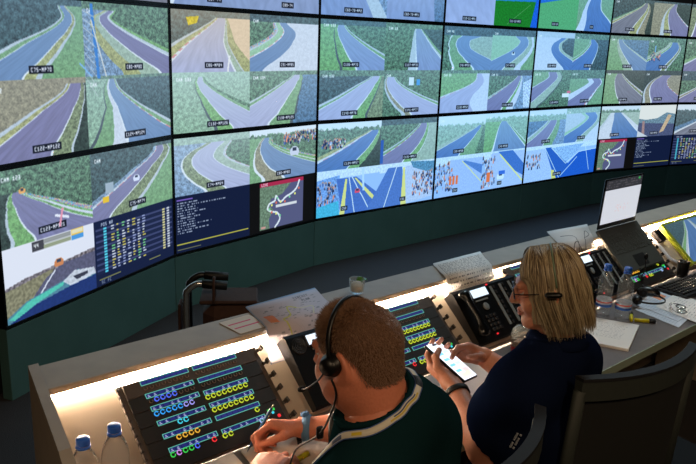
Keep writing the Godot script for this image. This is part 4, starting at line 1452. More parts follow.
	obj("base", box_mesh(Vector3(0, .009, .115), Vector3(.365, .016, .235), .003), shell, lt)
	for r in 5:
		for q in 12:
			obj("key", box_mesh(Vector3(-.148 + q * .027, .0182, .045 + r * .021), Vector3(.022, .002, .016)), shell, lt)
	obj("touchpad", box_mesh(Vector3(0, .0175, .19), Vector3(.1, .001, .06)), mat(Color(.2, .2, .195), .3, .2), lt)
	var lid_xf := Transform3D(Basis(Vector3.RIGHT, -.02 - AL), Vector3(0, .02, -.002))
	obj("lid", box_of(lid_xf, Vector3(-.01, .118, -.004), Vector3(.345, .236, .008), .002), mat(Color(.06, .06, .06), .35), lt)
	PW = 256
	PH = 160
	px = PackedByteArray()
	px.resize(PW * PH * 3)
	rect(0, 0, 256, 160, [226, 230, 240])
	rect(0, 0, 256, 36, [52, 54, 60])
	for i in 60:
		var x := rng.randi() % 240
		rect(x, 6 + (i % 3) * 9, x + 4 + rng.randi() % 8, 10 + (i % 3) * 9, [92, 90, 96])
	rect(226, 4, 238, 12, [60, 180, 90])
	for i in 40:
		var x := 90 + rng.randi() % 40 + (50 if i % 3 == 0 else 0)
		var y := 96 + rng.randi() % 26
		rect(x, y, x + 3, y + 2, [240, 190, 196])
	var lp_tex := ImageTexture.create_from_image(Image.create_from_data(PW, PH, false, Image.FORMAT_RGB8, px))
	var sp := MB.new()
	sp.xf = lid_xf
	sp.picture(Vector3(-.174, .229, .0006), Vector3(.154, .229, .0006), Vector3(.154, .022, .0006), Vector3(-.174, .022, .0006))
	obj("screen", sp.done(), screen_mat(lp_tex, .85), lt)
	# monitor lying on the slope
	PW = 256
	PH = 160
	px = PackedByteArray()
	px.resize(PW * PH * 3)
	feed(0, 0, 256, 160, "0 S t|.02,.55,.05 .3,.5,.14 .6,.42,.3 1,.34,.52|A|w5 b12 G20 v10 t|w5 b30 v20 A|60a0c8 .2||")
	var mt := ImageTexture.create_from_image(Image.create_from_data(PW, PH, false, Image.FORMAT_RGB8, px))
	PW = 320
	PH = 180
	var mo := thing("monitor", "flat monitor with a yellow border showing a blue race track, lying on the slope", "monitor", slope_at(3.09, .012, .005))
	obj("frame", box_mesh(Vector3(.23, .012, .128), Vector3(.47, .024, .256), .003), mat(Color(.62, .66, .16), .45), mo)
	var ms := MB.new()
	ms.picture(Vector3(.014, .0245, .012), Vector3(.446, .0245, .012), Vector3(.446, .0245, .244), Vector3(.014, .0245, .244))
	obj("screen", ms.done(), screen_mat(mt, .9), mo)
	obj("foot", box_mesh(Vector3(.23, -.0015, .14), Vector3(.2, .003, .1)), mat_key, mo)
	# small things round the laptop
	var bx := thing("card_reader", "small flat black box on the slope beside the laptop", "box", slope_at(2.99, .03, .0))
	obj("case", box_mesh(Vector3(.03, .012, .035), Vector3(.055, .022, .07), .003), mat(Color(.07, .05, .045), .4), bx)
	obj("slot", box_mesh(Vector3(.03, .0235, .02), Vector3(.04, .001, .004)), mat(Color(.02, .02, .02), .6), bx)
	tag(obj("paper_strip", strip_on_slope([Vector2(2.945, .045), Vector2(2.955, .12), Vector2(2.965, .19), Vector2(3.02, .25)], .036), mat(Color(.82, .8, .8), .7)), "narrow white paper strip curling down beside the laptop", "paper")
	var gm := thing("gooseneck_microphone", "short black gooseneck microphone in front of the laptop", "microphone", slope_at(2.60, .235, .024))
	obj("stalk", tube_mesh(curve_points([Vector3(0, 0, 0), Vector3(.0, .03, -.01), Vector3(-.006, .06, -.03), Vector3(-.008, .08, -.05)], 12), .0025, 8), mat_key, gm)
	obj("microphone_head", lathe_of(Transform3D(Basis(Vector3.RIGHT, -.7), Vector3(-.008, .078, -.048)), [Vector2(0, 0), Vector2(.006, .002), Vector2(.009, .01), Vector2(.009, .02), Vector2(.005, .027), Vector2(0, .028)], 14), mat(Color(.03, .03, .03), .8), gm)
	obj("base", lathe_mesh([Vector2(0, -.004), Vector2(.016, -.004), Vector2(.015, .004), Vector2(0, .006)], 16), mat_key, gm)
	make_keyboard()
	var mu := thing("computer_mouse", "black computer mouse beside the keyboard and loose sheets", "mouse", flat_at(2.535, .27, .747, .4))
	obj("shell", dome(Vector3(.03, .034, .05)), mat(Color(.06, .05, .05), .3), mu)
	obj("wheel", tube_mesh([Vector3(-.003, .03, -.026), Vector3(.003, .03, -.026)], .006, 10), mat_key, mu)
	var pc := thing("pen_pot", "small black pot standing at the lower edge of the flat monitor", "pot", flat_at(2.945, .232, .74))
	obj("pot_wall", lathe_mesh([Vector2(0, 0), Vector2(.024, 0), Vector2(.026, .003), Vector2(.027, .075), Vector2(.025, .078), Vector2(.023, .075), Vector2(.022, .01), Vector2(0, .008)], 22), mat(Color(.05, .05, .05), .35), pc)
	obj("rim", lathe_mesh([Vector2(.0268, .066), Vector2(.0285, .068), Vector2(.0285, .074), Vector2(.0268, .076)], 22), mat(Color(.16, .15, .14), .3, .5), pc)
	# headset lying before the console
	var hs := thing("headset", "black headset lying in front of the laptop behind the bottles", "headset", flat_at(2.40, .30, .766, .3))
	headset_parts(hs, Transform3D(Basis(Vector3.RIGHT, PI / 2) * Basis.IDENTITY.scaled(Vector3(.72, .72, .72)), Vector3.ZERO))
	# folded wheelchair behind the desk, its back turned to the right, a bag hung on it
	var wxf := Transform3D(Basis(Vector3(0, 0, 1), UP, Vector3(-1, 0, 0)) * Basis(UP, .12), D(.64, -.475, 0))
	var wc := thing("wheelchair", "folded dark wheelchair with a bent chrome push handle parked behind the desk", "wheelchair", wxf)
	var chrome := mat(Color(.72, .72, .72), .22, .9)
	var cloth := grain(Color(.2, .12, .09), Color(.26, .165, .125), .2, .85)
	obj("backrest", box_mesh(Vector3(-.05, .66, .022), Vector3(.066, .44, .012), .004), cloth, wc)
	obj("seat", box_mesh(Vector3(-.05, .5, .22), Vector3(.05, .16, .40), .01), cloth, wc)
	for k in 2:
		var x := -.1 * k
		obj("push_handle", tube_mesh(curve_points([Vector3(x, .2, -.005), Vector3(x, .7, -.005), Vector3(x, .905, -.003), Vector3(x, .94, -.012), Vector3(x, .96, -.038), Vector3(x, .962, -.06)], 30), .0115, 12), chrome if k == 0 else mat(Color(.06, .05, .05), .4), wc)
		obj("grip", tube_mesh([Vector3(x, .962, -.06), Vector3(x, .955, -.145)], .0155, 12), mat(Color(.04, .04, .045), .6), wc)
		var wh := []
		for i in 33:
			wh.append(Vector3(x + (-.05 if k == 1 else .05), .3 + .29 * sin(TAU * i / 32), .16 + .29 * cos(TAU * i / 32)))
		obj("wheel", tube_mesh(wh, .012, 8), mat_key, wc)
		obj("front_wheel", tube_mesh([Vector3(x - .012, .08, .5), Vector3(x + .012, .08, .5)], .08, 18), mat_key, wc)
		obj("frame_rail", tube_mesh(curve_points([Vector3(x, .24, 0), Vector3(x, .26, .2), Vector3(x, .3, .42), Vector3(x, .1, .5)], 12), .0125, 10), chrome, wc)
	var bag := thing("bag", "dark brown bag hanging from the wheelchair's push handle behind the desk", "bag", wxf)
	var bb := MB.new()
	bb.box(Vector3(-.05, .73, -.16), Vector3(.18, .33, .2), .04)
	obj("bag_body", bb.done(), cloth, bag)
	obj("flap", box_mesh(Vector3(-.05, .9, -.15), Vector3(.15, .014, .2), .005), cloth, bag)
	obj("strap", tube_mesh(curve_points([Vector3(.026, .90, -.1), Vector3(.024, .965, -.1), Vector3(0, .984, -.1), Vector3(-.024, .965, -.1), Vector3(-.026, .90, -.1)], 16), .005, 8), cloth, bag)

func strip_on_slope(p: Array, w: float) -> ArrayMesh:
	var l := []
	var r := []
	var n := V * sin(AL) + UP * cos(AL)
	var d := V * cos(AL) - UP * sin(AL)
	for i in p.size():
		var q: Vector2 = p[i]
		var c := O + UP * .925 + U * q.x + d * q.y + n * (.004 + .01 * absf(sin(i * 1.3)))
		l.append(c - U * w * .5)
		r.append(c + U * w * .5)
	var b := MB.new(true)
	b.strip(l, r, .001)
	return b.done()

func dome(r: Vector3) -> ArrayMesh:
	var b := MB.new(true)
	b.xf = Transform3D(Basis.IDENTITY.scaled(r), Vector3.ZERO)
	var p := [Vector2(0, -.02), Vector2(.95, -.02), Vector2(1, .05)]
	for i in range(1, 9):
		p.append(Vector2(cos(PI / 2 * i / 8.0), .05 + .95 * sin(PI / 2 * i / 8.0)))
	p[-1].x = 0
	b.lathe(p, 22)
	return b.done()

func make_keyboard():
	var k := thing("keyboard", "black computer keyboard beyond the loose sheets at the monitor's foot", "keyboard", flat_at(2.84, .345, .742, -.05))
	obj("case", box_mesh(Vector3(0, .009, 0), Vector3(.46, .018, .155), .004), mat(Color(.07, .06, .055), .45), k)
	var km := mat(Color(.11, .09, .085), .4)
	var shared := box_mesh(Vector3.ZERO, Vector3(.0165, .008, .0165), .002)
	for r in 6:
		for c in 22:
			if (c == 15 or c == 19) or (r == 0 and c == 1):
				continue
			if r == 5 and c > 3 and c < 9:
				continue
			obj("key", shared, km, k, Transform3D(Basis.IDENTITY, Vector3(-.214 + c * .0204, .021, -.058 + r * .0215)))
	obj("space_bar", box_mesh(Vector3(-.214 + 6 * .0204, .021, .0495), Vector3(.098, .008, .0165), .002), km, k)

# ---------------------------------------------------------------- headset, in head axes (x right, y up, face towards -z)
func headset_parts(t: Node3D, xf: Transform3D, cable := false):
	var black := mat(Color(.035, .033, .033), .4)
	var rb := MB.new(true)
	rb.xf = xf
	var band := []
	for i in 25:
		var a := PI * (i / 24.0) * 1.06 - .09
		band.append(Vector3(-.0975 * cos(a), .022 + .116 * sin(a), -.004))
	rb.tube(band, .0062, 8, true, .5)
	obj("headband", rb.done(), black, t)
	for s in [-1, 1]:
		var c := lathe_of(xf * Transform3D(Basis(Vector3(0, 0, 1), s * PI / 2), Vector3(s * .076, -.004, -.008)), [Vector2(0, -.0), Vector2(.024, -.0), Vector2(.028, -.006), Vector2(.028, -.014), Vector2(.023, -.02), Vector2(.023, -.024), Vector2(.019, -.031), Vector2(0, -.033)], 24)
		var e := obj("ear_cup", c, black, t)
		obj("ear_pad", lathe_of(xf * Transform3D(Basis(Vector3(0, 0, 1), s * PI / 2), Vector3(s * .0755, -.004, -.008)), [Vector2(.012, .0), Vector2(.02, .004), Vector2(.0285, .001), Vector2(.029, -.006), Vector2(.0, -.007)], 22), mat(Color(.05, .048, .046), .8), e)
	var m := MB.new(true)
	m.xf = xf
	m.tube(curve_points([Vector3(-.104, -.012, -.014), Vector3(-.1, -.04, -.04), Vector3(-.088, -.07, -.085), Vector3(-.06, -.088, -.125)], 14), .0022, 7)
	var bo := obj("microphone_boom", m.done(), mat(Color(.12, .11, .11), .3), t)
	obj("microphone", lathe_of(xf * Transform3D(Basis(Vector3.RIGHT, 1.2), Vector3(-.058, -.089, -.126)), [Vector2(0, -.012), Vector2(.006, -.009), Vector2(.0075, 0), Vector2(.006, .009), Vector2(0, .012)], 12), mat(Color(.03, .03, .03), .9), bo)

# ---------------------------------------------------------------- chairs
func make_chair(label: String, at: Transform3D) -> Node3D:
	var t := thing("office_chair", label, "chair", at, "")
	var gry := mat(Color(.17, .19, .17), .65)
	var mesh_m := mat(Color(.075, .08, .075), .85)
	var rim := mat(Color(.06, .06, .075), .75)
	# bowed back frame: rail ends forward, middle towards the rear
	var bow := func(x: float) -> float: return .045 - x * x * 1.1
	var top := []
	var low := []
	for i in 13:
		var x := -.22 + .44 * i / 12.0
		top.append(Vector3(x, 1.022, bow.call(x)))
		low.append(Vector3(x, .60, bow.call(x) - .03))
	var rail := func(pts: Array, hh: float, dd: float) -> ArrayMesh:
		var b := MB.new()
		for i in pts.size() - 1:
			var p: Vector3 = pts[i]
			var q: Vector3 = pts[i + 1]
			var h := UP * hh * .5
			var d := Vector3(0, 0, dd * .5)
			b.quad(p + h + d, q + h + d, q + h - d, p + h - d, UP)
			b.quad(p - h + d, q - h + d, q - h - d, p - h - d, -UP)
			b.quad(p + h + d, q + h + d, q - h + d, p - h + d, Vector3(0, 0, 1))
			b.quad(p + h - d, q + h - d, q - h - d, p - h - d, Vector3(0, 0, -1))
		for e in [0, pts.size() - 1]:
			var p: Vector3 = pts[e]
			var h := UP * hh * .5
			var d := Vector3(0, 0, dd * .5)
			b.quad(p + h + d, p + h - d, p - h - d, p - h + d, Vector3(-1 if e == 0 else 1, 0, 0))
		return b.done()
	obj("top_rail", rail.call(top, .05, .022), gry, t)
	var cap := []
	for p in top:
		cap.append(p + UP * .029)
	obj("rail_edge", rail.call(cap, .008, .026), rim, t)
	obj("lower_rail", rail.call(low, .05, .022), gry, t)
	for s in [-1, 1]:
		obj("back_post", tube_mesh([Vector3(s * .215, 1.022, bow.call(.215)), Vector3(s * .215, .6, bow.call(.215) - .03)], .019, 10, .7), gry, t)
	var net := MB.new(true)
	var lt := []
	for i in 12:
		var a: Vector3 = (top[i] - UP * .02)
		var b: Vector3 = (top[i + 1] - UP * .02)
		var c: Vector3 = (low[i + 1] + UP * .02)
		var d: Vector3 = (low[i] + UP * .02)
		net.quad(a, b, c, d, Vector3(0, 0, 1))
		net.quad(a - Vector3(0, 0, .004), b - Vector3(0, 0, .004), c - Vector3(0, 0, .004), d - Vector3(0, 0, .004), Vector3(0, 0, -1))
	obj("mesh_panel", net.done(), mesh_m, t)
	obj("back_stem", tube_mesh(curve_points([Vector3(0, .6, .03), Vector3(0, .45, .06), Vector3(0, .39, .0), Vector3(0, .38, -.15)], 14), .02, 10), gry, t)
	obj("seat", box_mesh(Vector3(0, .40, -.26), Vector3(.46, .06, .42), .02), mesh_m, t)
	obj("gas_column", tube_mesh([Vector3(0, .4, -.24), Vector3(0, .1, -.24)], .025, 12), rim, t)
	for i in 5:
		var a := TAU * i / 5 + .3
		var dv := Vector3(sin(a), 0, cos(a))
		obj("leg", tube_mesh([Vector3(0, .1, -.24), Vector3(0, .075, -.24) + dv * .22], [.022, .014], 8), rim, t)
		obj("castor", tube_mesh([Vector3(-.012, .028, -.24) + dv * .22, Vector3(.012, .028, -.24) + dv * .22], .028, 12), rim, t)
	return t

func make_padded_chair(label: String, at: Transform3D):
	var t := thing("padded_chair", label, "chair", at)
	var cloth := grain(Color(.02, .028, .05), Color(.035, .045, .075), .4, .85)
	var rim := mat(Color(.08, .08, .09), .5)
	var b := MB.new(true)
	var p := PackedVector2Array([Vector2(-.16, .55), Vector2(-.21, .6), Vector2(-.225, .75), Vector2(-.22, .9), Vector2(-.2, .99), Vector2(-.15, 1.025), Vector2(0, 1.035), Vector2(.15, 1.025), Vector2(.2, .99), Vector2(.22, .9), Vector2(.225, .75), Vector2(.21, .6), Vector2(.16, .55)])
	b.smooth(false)
	b.prism(p, -.035, .035)
	obj("back_pad", b.done(), cloth, t)
	var e := []
	for q in p:
		e.append(Vector3(q.x, q.y, .0))
	e.append(e[0])
	obj("edge_padding", tube_mesh(e, .036, 10), cloth, t)
	obj("seat_pad", box_mesh(Vector3(0, .44, -.25), Vector3(.46, .09, .44), .03), cloth, t)
	obj("back_stem", tube_mesh([Vector3(0, .56, .0), Vector3(0, .42, .0), Vector3(0, .385, -.15)], .022, 10), rim, t)
	obj("gas_column", tube_mesh([Vector3(0, .4, -.24), Vector3(0, .1, -.24)], .025, 12), rim, t)
	for i in 5:
		var a := TAU * i / 5 + .3
		var dv := Vector3(sin(a), 0, cos(a))
		obj("leg", tube_mesh([Vector3(0, .1, -.24), Vector3(0, .075, -.24) + dv * .22], [.022, .014], 8), rim, t)
		obj("castor", tube_mesh([Vector3(-.012, .028, -.24) + dv * .22, Vector3(.012, .028, -.24) + dv * .22], .028, 12), rim, t)

# ---------------------------------------------------------------- people
# hand axes: wrist at the origin, fingers towards -z, back of the hand up; th = +1 when the thumb lies at +x
func hand_net(th: float, curl: Array, spread: Array, thumb: Array, k := 1.0) -> Array:
	var F := Field.new(Vector3(-.085, -.105, -.2), Vector3(.085, .06, .07), .003)
	var kx := [.030, .010, -.011, -.029]
	var kz := [-.086, -.091, -.086, -.077]
	var ln := [[.044, .026, .022], [.049, .030, .023], [.045, .028, .022], [.035, .021, .020]]
	for i in 4:
		var p := Vector3(th * kx[i], .002 - (.003 if i == 3 else 0.0), kz[i])
		F.bone(Vector3(th * kx[i] * .55, 0, -.004), p, .0165, .0115, .012)
		F.bone(Vector3(th * kx[i] * .8, -.006, -.04), p + Vector3(0, -.005, .006), .014, .0105, .01)
	F.bone(Vector3(th * .014, -.006, -.012), Vector3(th * .028, -.014, -.045), .018, .015, .012)
	F.bone(Vector3(-th * .016, -.006, -.012), Vector3(-th * .026, -.01, -.05), .016, .013, .012)
	for s in [-1, 1]:
		F.bone(Vector3(s * .011, 0, -.006), Vector3(s * .009, 0, .022), .021, .021, .012)
	for i in 4:
		var p := Vector3(th * kx[i], .001 - (.003 if i == 3 else 0.0), kz[i])
		var a := 0.0
		var r := .0094 if i < 3 else .0083
		for j in 3:
			a += curl[i][j]
			var sp: float = th * spread[i]
			var q: Vector3 = p + Vector3(sin(sp) * cos(a), -sin(a), -cos(sp) * cos(a)) * ln[i][j]
			F.bone(p, q, r, r - .0009, .0035)
			if j < 2:
				F.ball(q, Vector3.ONE * (r - .0001), .003)
			r -= .0009
			p = q
	var r := .0125
	for j in thumb.size() - 1:
		var a: Vector3 = thumb[j] * Vector3(th, 1, 1)
		var b: Vector3 = thumb[j + 1] * Vector3(th, 1, 1)
		F.bone(a, b, r, r - .0014, .005)
		r -= .0014
	return F.net()

func nail_mesh(p: Vector3, d: Vector3, n: Vector3, r: float) -> Array:
	return [p, d, n, r]

func body_net(J: Dictionary, s: Dictionary, grow: float, cell: float, which: String) -> Array:
	var lo := Vector3.ONE * 99
	var hi := -lo
	for k in J:
		lo = lo.min(J[k])
		hi = hi.max(J[k])
	var m := Vector3.ONE * .24
	if which == "shirt":
		lo.y = J.pelvis.y - .02
	var F := Field.new(lo - m, hi + m, cell)
	var r: Vector3 = (J.sr - J.sl).normalized()
	var hip: Vector3 = r
	var g := grow
	if which != "trousers":
		F.bone(J.pelvis - hip * .08, J.pelvis + hip * .08, s.hip + g, s.hip + g, .05)
		F.bone(J.belly - r * .06, J.belly + r * .06, s.belly + g, s.belly + g, .06)
		F.bone(J.chest - r * .09, J.chest + r * .09, s.chest + g, s.chest + g, .06)
		F.bone(J.sl.lerp(J.sr, .12), J.sl.lerp(J.sr, .88), s.sh + g, s.sh + g, .05)
		F.bone(J.neck, J.sl, s.trap + g, s.sh * .8 + g, .05)
		F.bone(J.neck, J.sr, s.trap + g, s.sh * .8 + g, .05)
	if J.has("hump") and which != "trousers":
		F.bone(J.hump, J.sr, .052 + g, s.sh * .8 + g, .05)
	for k in ["l", "r"]:
		var sh: Vector3 = J["s" + k]
		var el: Vector3 = J["e" + k]
		var wr: Vector3 = J["w" + k]
		if which == "skin":
			F.bone(sh, el, s.arm, s.arm * .8, .03)
			F.bone(el, el.lerp(wr, .35), s.arm * .8, s.fore, .02)
			F.bone(el.lerp(wr, .3), wr, s.fore, .0285, .02)
		elif which == "shirt":
			var e := sh.lerp(el, s.sleeve)
			F.bone(sh, e, s.arm + g, s.arm * .95 + g * 1.5, .04)
			F.bone(e, e, s.arm * .95 + g * 1.5, s.arm * .95 + g * 1.5, .01)
		if which != "shirt":
			var kn: Vector3 = J["k" + k]
			var an: Vector3 = J["a" + k]
			var h: Vector3 = J.pelvis + hip * (-.09 if k == "l" else .09)
			F.bone(h, kn, s.thigh + g, s.thigh * .72 + g, .03)
			F.bone(kn, an, s.thigh * .7 + g, .045 + g, .02)
			if which == "skin":
				F.bone(an, J["t" + k], .042, .03, .02)
	if which == "trousers":
		F.bone(J.pelvis - hip * .08, J.pelvis + hip * .08, s.hip + g, s.hip + g, .05)
	if which == "shirt":
		for k in ["l", "r"]:
			var sh: Vector3 = J["s" + k]
			var el: Vector3 = J["e" + k]
			var d := (el - sh).normalized()
			F.ball(sh.lerp(el, s.sleeve) + d * (s.arm + g + .055), Vector3.ONE * (s.arm + g + .028), .006, true)
		F.ball(J.neck + J.nup * .075, Vector3(.082, .075, .082) * s.collar, .006, true)
	return F.net()

func head_net(sex: float, neck: Vector3, neck_r: float) -> Array:   # sex 0 man, 1 woman
	var F := Field.new(Vector3(-.12, -.24, -.16), Vector3(.12, .15, .15), .0042)
	var k := 1.0 - .05 * sex
	F.ball(Vector3(0, .034, .014), Vector3(.076, .088, .098) * k, .02)
	F.ball(Vector3(0, -.03, -.028), Vector3(.062, .082, .066) * k, .03)
	F.bone(Vector3(-.048, -.062, .0), Vector3(-.014, -.1, -.068), .022, .018, .03)
	F.bone(Vector3(.048, -.062, .0), Vector3(.014, -.1, -.068), .022, .018, .03)
	F.ball(Vector3(0, -.104, -.074), Vector3(.02, .016, .016), .02)
	if sex < .5:
		F.ball(Vector3(0, -.098, -.03), Vector3(.055, .038, .055), .03)      # full under-chin
		for q in [-1, 1]:
			F.ball(Vector3(q * .05, -.066, -.018), Vector3(.032, .045, .045), .03)
	else:
		F.ball(Vector3(0, -.098, -.035), Vector3(.036, .026, .042), .03)
	for s in [-1, 1]:
		F.ball(Vector3(s * .04, -.036, -.062), Vector3(.026, .03, .024), .02)
		F.ball(Vector3(s * .031, .010, -.098), Vector3(.018, .013, .016), .012, true)
	F.bone(Vector3(-.034, .028, -.083), Vector3(.034, .028, -.083), .013, .013, .014)
	F.bone(Vector3(0, .018, -.092), Vector3(0, -.026, -.112), .0075, .0125, .01)
	for s in [-1, 1]:
		F.ball(Vector3(s * .011, -.03, -.1), Vector3(.009, .008, .011), .006)
		F.ball(Vector3(s * .006, -.038, -.108), Vector3(.004, .004, .004), .003, true)
		F.bone(Vector3(s * .018, -.061, -.086), Vector3(0, -.06, -.0955), .0055, .0072, .006)
		F.bone(Vector3(s * .017, -.064, -.085), Vector3(0, -.0715, -.093), .005, .0082, .006)
	F.bone(Vector3(-.02, -.0655, -.097), Vector3(.02, -.0655, -.097), .0012, .0012, .002)
	for s in [-1, 1]:      # ears
		var eb := Basis(Vector3.RIGHT, -.18) * Basis(UP, s * .32)
		F.ball(Vector3(s * .081, -.004, .016), Vector3(.009, .034, .0205), .008, false, eb)
		F.ball(Vector3(s * .090, -.0, .012), Vector3(.007, .02, .011), .004, true, eb)
		F.ball(Vector3(s * .078, -.034, .008), Vector3(.009, .011, .009), .008)
	F.bone(Vector3(0, -.05, .022), neck, neck_r * .98, neck_r, .03)
	return F.net()

func add_eyes(t: Node3D, xf: Transform3D):
	for s in [-1, 1]:
		var e := obj("eye", lathe_of(xf * Transform3D(Basis(Vector3.RIGHT, -PI / 2), Vector3(s * .031, .009, -.0775)), [Vector2(0, -.012), Vector2(.0085, -.0085), Vector2(.012, 0), Vector2(.0105, .006), Vector2(.0055, .0107), Vector2(0, .0118)], 18), mat(Color(.9, .88, .85), .2), t)
		obj("iris", lathe_of(xf * Transform3D(Basis(Vector3.RIGHT, -PI / 2), Vector3(s * .031, .009, -.0775)), [Vector2(.0054, .0109), Vector2(.0022, .0119), Vector2(0, .0121)], 14), mat(Color(.16, .2, .22), .15), e)

func add_lids(t: Node3D, xf: Transform3D, skin: Material, brow: Material):
	for s in [-1, 1]:
		var p := []
		for i in 9:
			p.append(Vector2(.0131 * cos(PI * .5 * i / 8.0), .0131 * sin(PI * .5 * i / 8.0)))
		p[-1].x = 0.0
		obj("eyelid", lathe_of(xf * Transform3D(Basis(Vector3.RIGHT, -.42), Vector3(s * .031, .009, -.0775)), p, 18), skin, t)
		obj("eyebrow", tube_mesh([xf * Vector3(s * .015, .031, -.0955), xf * Vector3(s * .03, .035, -.0955), xf * Vector3(s * .046, .03, -.084)], [.002, .003, .0012], 7), brow, t)

func skin_material(c: Color) -> StandardMaterial3D:
	var m := grain(c.darkened(.07), c.lightened(.05), .06, .5, .6, 256, 9.0)
	m.subsurf_scatter_enabled = true
	m.subsurf_scatter_strength = .06
	return m

func strands(list: Array, sides := 4) -> ArrayMesh:   # each [points, radius, colour]
	var b := MB.new(true)
	for s in list:
		var n: int = s[0].size()
		var rr := []
		for i in n:
			var u := float(i) / (n - 1)
			rr.append(s[1] * (1.0 - pow(u, 3.0) * .85))
		b.st.set_color(s[2])
		b.tube(s[0], rr, sides, false)
	return b.done()

func hair_material() -> StandardMaterial3D:
	return mat(Color.WHITE, .42, 0, {"vertex_color_use_as_albedo": true})

func wrap_ring(c: Vector3, axis: Vector3, r: float, w: float, th: float, sq := 1.0) -> ArrayMesh:
	var y := axis.normalized()
	var x := y.cross(Vector3(.3, 1, .2)).normalized()
	return lathe_of(Transform3D(Basis(x, y, x.cross(y)), c), [Vector2(r, -w), Vector2(r + th, -w * .8), Vector2(r + th, w * .8), Vector2(r, w)], 26)

# three-point hand frame: wrist, a point towards the knuckles, direction of the back of the hand
func hand_frame(w: Vector3, knuckles: Vector3, back: Vector3) -> Transform3D:
	var z := (w - knuckles).normalized()
	var x := back.cross(z).normalized()
	return Transform3D(Basis(x, z.cross(x), z), w)

func build_man():
	var J := {"pelvis": D(.39, .76, .62), "belly": D(.38, .765, .735), "chest": D(.365, .77, .90), "neck": D(.368, .788, 1.08), "nup": (UP - V * .3 - U * .42).normalized(), "hump": D(.425, .785, 1.09),
		"sl": D(.245, .84, .965), "sr": D(.497, .755, 1.018), "el": D(.10, .60, .80), "er": D(.70, .50, .815), "wl": D(.30, .46, .82), "wr": D(.535, .318, .803),
		"kl": D(.28, .36, .575), "kr": D(.53, .36, .575), "al": D(.29, .40, .09), "ar": D(.52, .40, .09), "tl": D(.29, .26, .05), "tr": D(.52, .26, .05)}
	var S := {"hip": .125, "belly": .145, "chest": .125, "sh": .07, "trap": .07, "arm": .054, "fore": .046, "thigh": .085, "sleeve": .72, "collar": .88}
	var fd := (-V - U * .24 - UP * .2).normalized()
	var hx := Transform3D(Basis.looking_at(fd, UP), D(.343, .724, 1.212)) * Transform3D(Basis.IDENTITY.scaled(Vector3(.84, .79, .86)), Vector3.ZERO)
	var t := thing("person", "man with short brown hair and a dark T-shirt, writing at the lit console", "person")
	var skin := skin_material(Color(.82, .49, .37))
	var rh := hand_frame(J.wr, D(.432, .252, .821), UP * .8 - V * .5 + U * .1)
	var lh := hand_frame(J.wl, D(.385, .41, .821), UP + V * .1)
	var right := hand_net(-1, [[.75, 1.0, .5], [.85, 1.15, .6], [.95, 1.25, .7], [1.0, 1.3, .8]], [.05, 0, -.04, -.08], [Vector3(.02, -.012, -.02), Vector3(.042, -.026, -.05), Vector3(.043, -.042, -.082), Vector3(.034, -.052, -.106)])
	var left := hand_net(1, [[.35, .4, .2], [.4, .45, .25], [.45, .5, .3], [.5, .5, .3]], [.08, 0, -.06, -.14], [Vector3(.02, -.01, -.02), Vector3(.05, -.016, -.045), Vector3(.062, -.02, -.075), Vector3(.064, -.022, -.098)])
	var nets := [body_net(J, S, 0.0, .013, "skin"), head_net(0.0, hx.affine_inverse() * (J.neck + UP * .0), .079), right, left]
	obj("body", join(nets, [Transform3D.IDENTITY, hx, rh, lh]), skin, t)
	add_eyes(t, hx)
	add_lids(t, hx, skin, mat(Color(.2, .12, .07), .8))
	var cloth := grain(Color(.06, .15, .165), Color(.085, .185, .2), .4, .9, .8, 256, 6.0)
	cloth.specular_mode = BaseMaterial3D.SPECULAR_DISABLED
	var shirt_net := body_net(J, S, .016, .011, "shirt")
	obj("shirt", join([shirt_net], [Transform3D.IDENTITY]), cloth, t)
	obj("trousers", join([body_net(J, S, .014, .016, "trousers")], [Transform3D.IDENTITY]), mat(Color(.06, .06, .07), .9), t)
	for k in ["l", "r"]:
		obj("shoe", tube_mesh([J["a" + k] + UP * -.035 + V * .03, J["a" + k] - UP * .035 - V * .05, J["t" + k] - V * .04], [.05, .052, .038], 12, .8), mat(Color(.05, .05, .05), .6), t)
	# short hair: a cap and fine bristles
	var F := Field.new(Vector3(-.11, -.13, -.13), Vector3(.11, .15, .14), .0042)
	F.ball(Vector3(0, .036, .015), Vector3(.079, .091, .101), .01)
	F.ball(Vector3(0, -.03, .05), Vector3(.068, .07, .058), .02)
	F.ball(Vector3(0, -.06, -.085), Vector3(.088, .1, .082), .012, true)
	F.ball(Vector3(0, -.15, .06), Vector3(.12, .085, .11), .012, true)
	for s in [-1, 1]:
		F.ball(Vector3(s * .088, -.014, .006), Vector3(.03, .04, .03), .008, true)
	var cap := F.net()
	var base := mat(Color(.36, .24, .16), .7)
	obj("hair", join([cap], [hx]), base, t)
	var list := []
	var vs: PackedVector3Array = cap[0]
	var ns: PackedVector3Array = cap[1]
	for i in vs.size():
		var v := vs[i]
		if v.y < -.06 or ns[i].dot(v - Vector3(0, .03, .01)) < 0.0:
			continue
		var topness := clampf((v.y - .04) / .07, 0, 1) * clampf((.06 - v.z) / .1, 0.15, 1)
		for rep in (3 if topness > .3 else 2):
			var comb := Vector3(rng.randf_range(-.5, .5), -.75 + topness * .8, -.35 * topness + .25 + rng.randf_range(-.3, .3))
			var d := (ns[i] * (.35 + topness * .8) + comb * .8).normalized()
			var ln := lerpf(.006, .019, topness) * rng.randf_range(.6, 1.25)
			var c := Color(.17, .088, .05).lerp(Color(.28, .155, .09), rng.randf())
			var root := v + Vector3(rng.randf_range(-.002, .002), rng.randf_range(-.002, .002), rng.randf_range(-.002, .002))
			list.append([[hx * root, hx * (root + d * ln * .6), hx * (root + d * ln + Vector3(0, .002, -.002) * topness)], .00065, c])
	obj("hair_bristles", strands(list, 3), hair_material(), t).set_meta("kind", "stuff")
	# things he wears and holds
	var hs := thing("headset", "black headset worn by the man, with a round ear cup and thin boom", "headset")
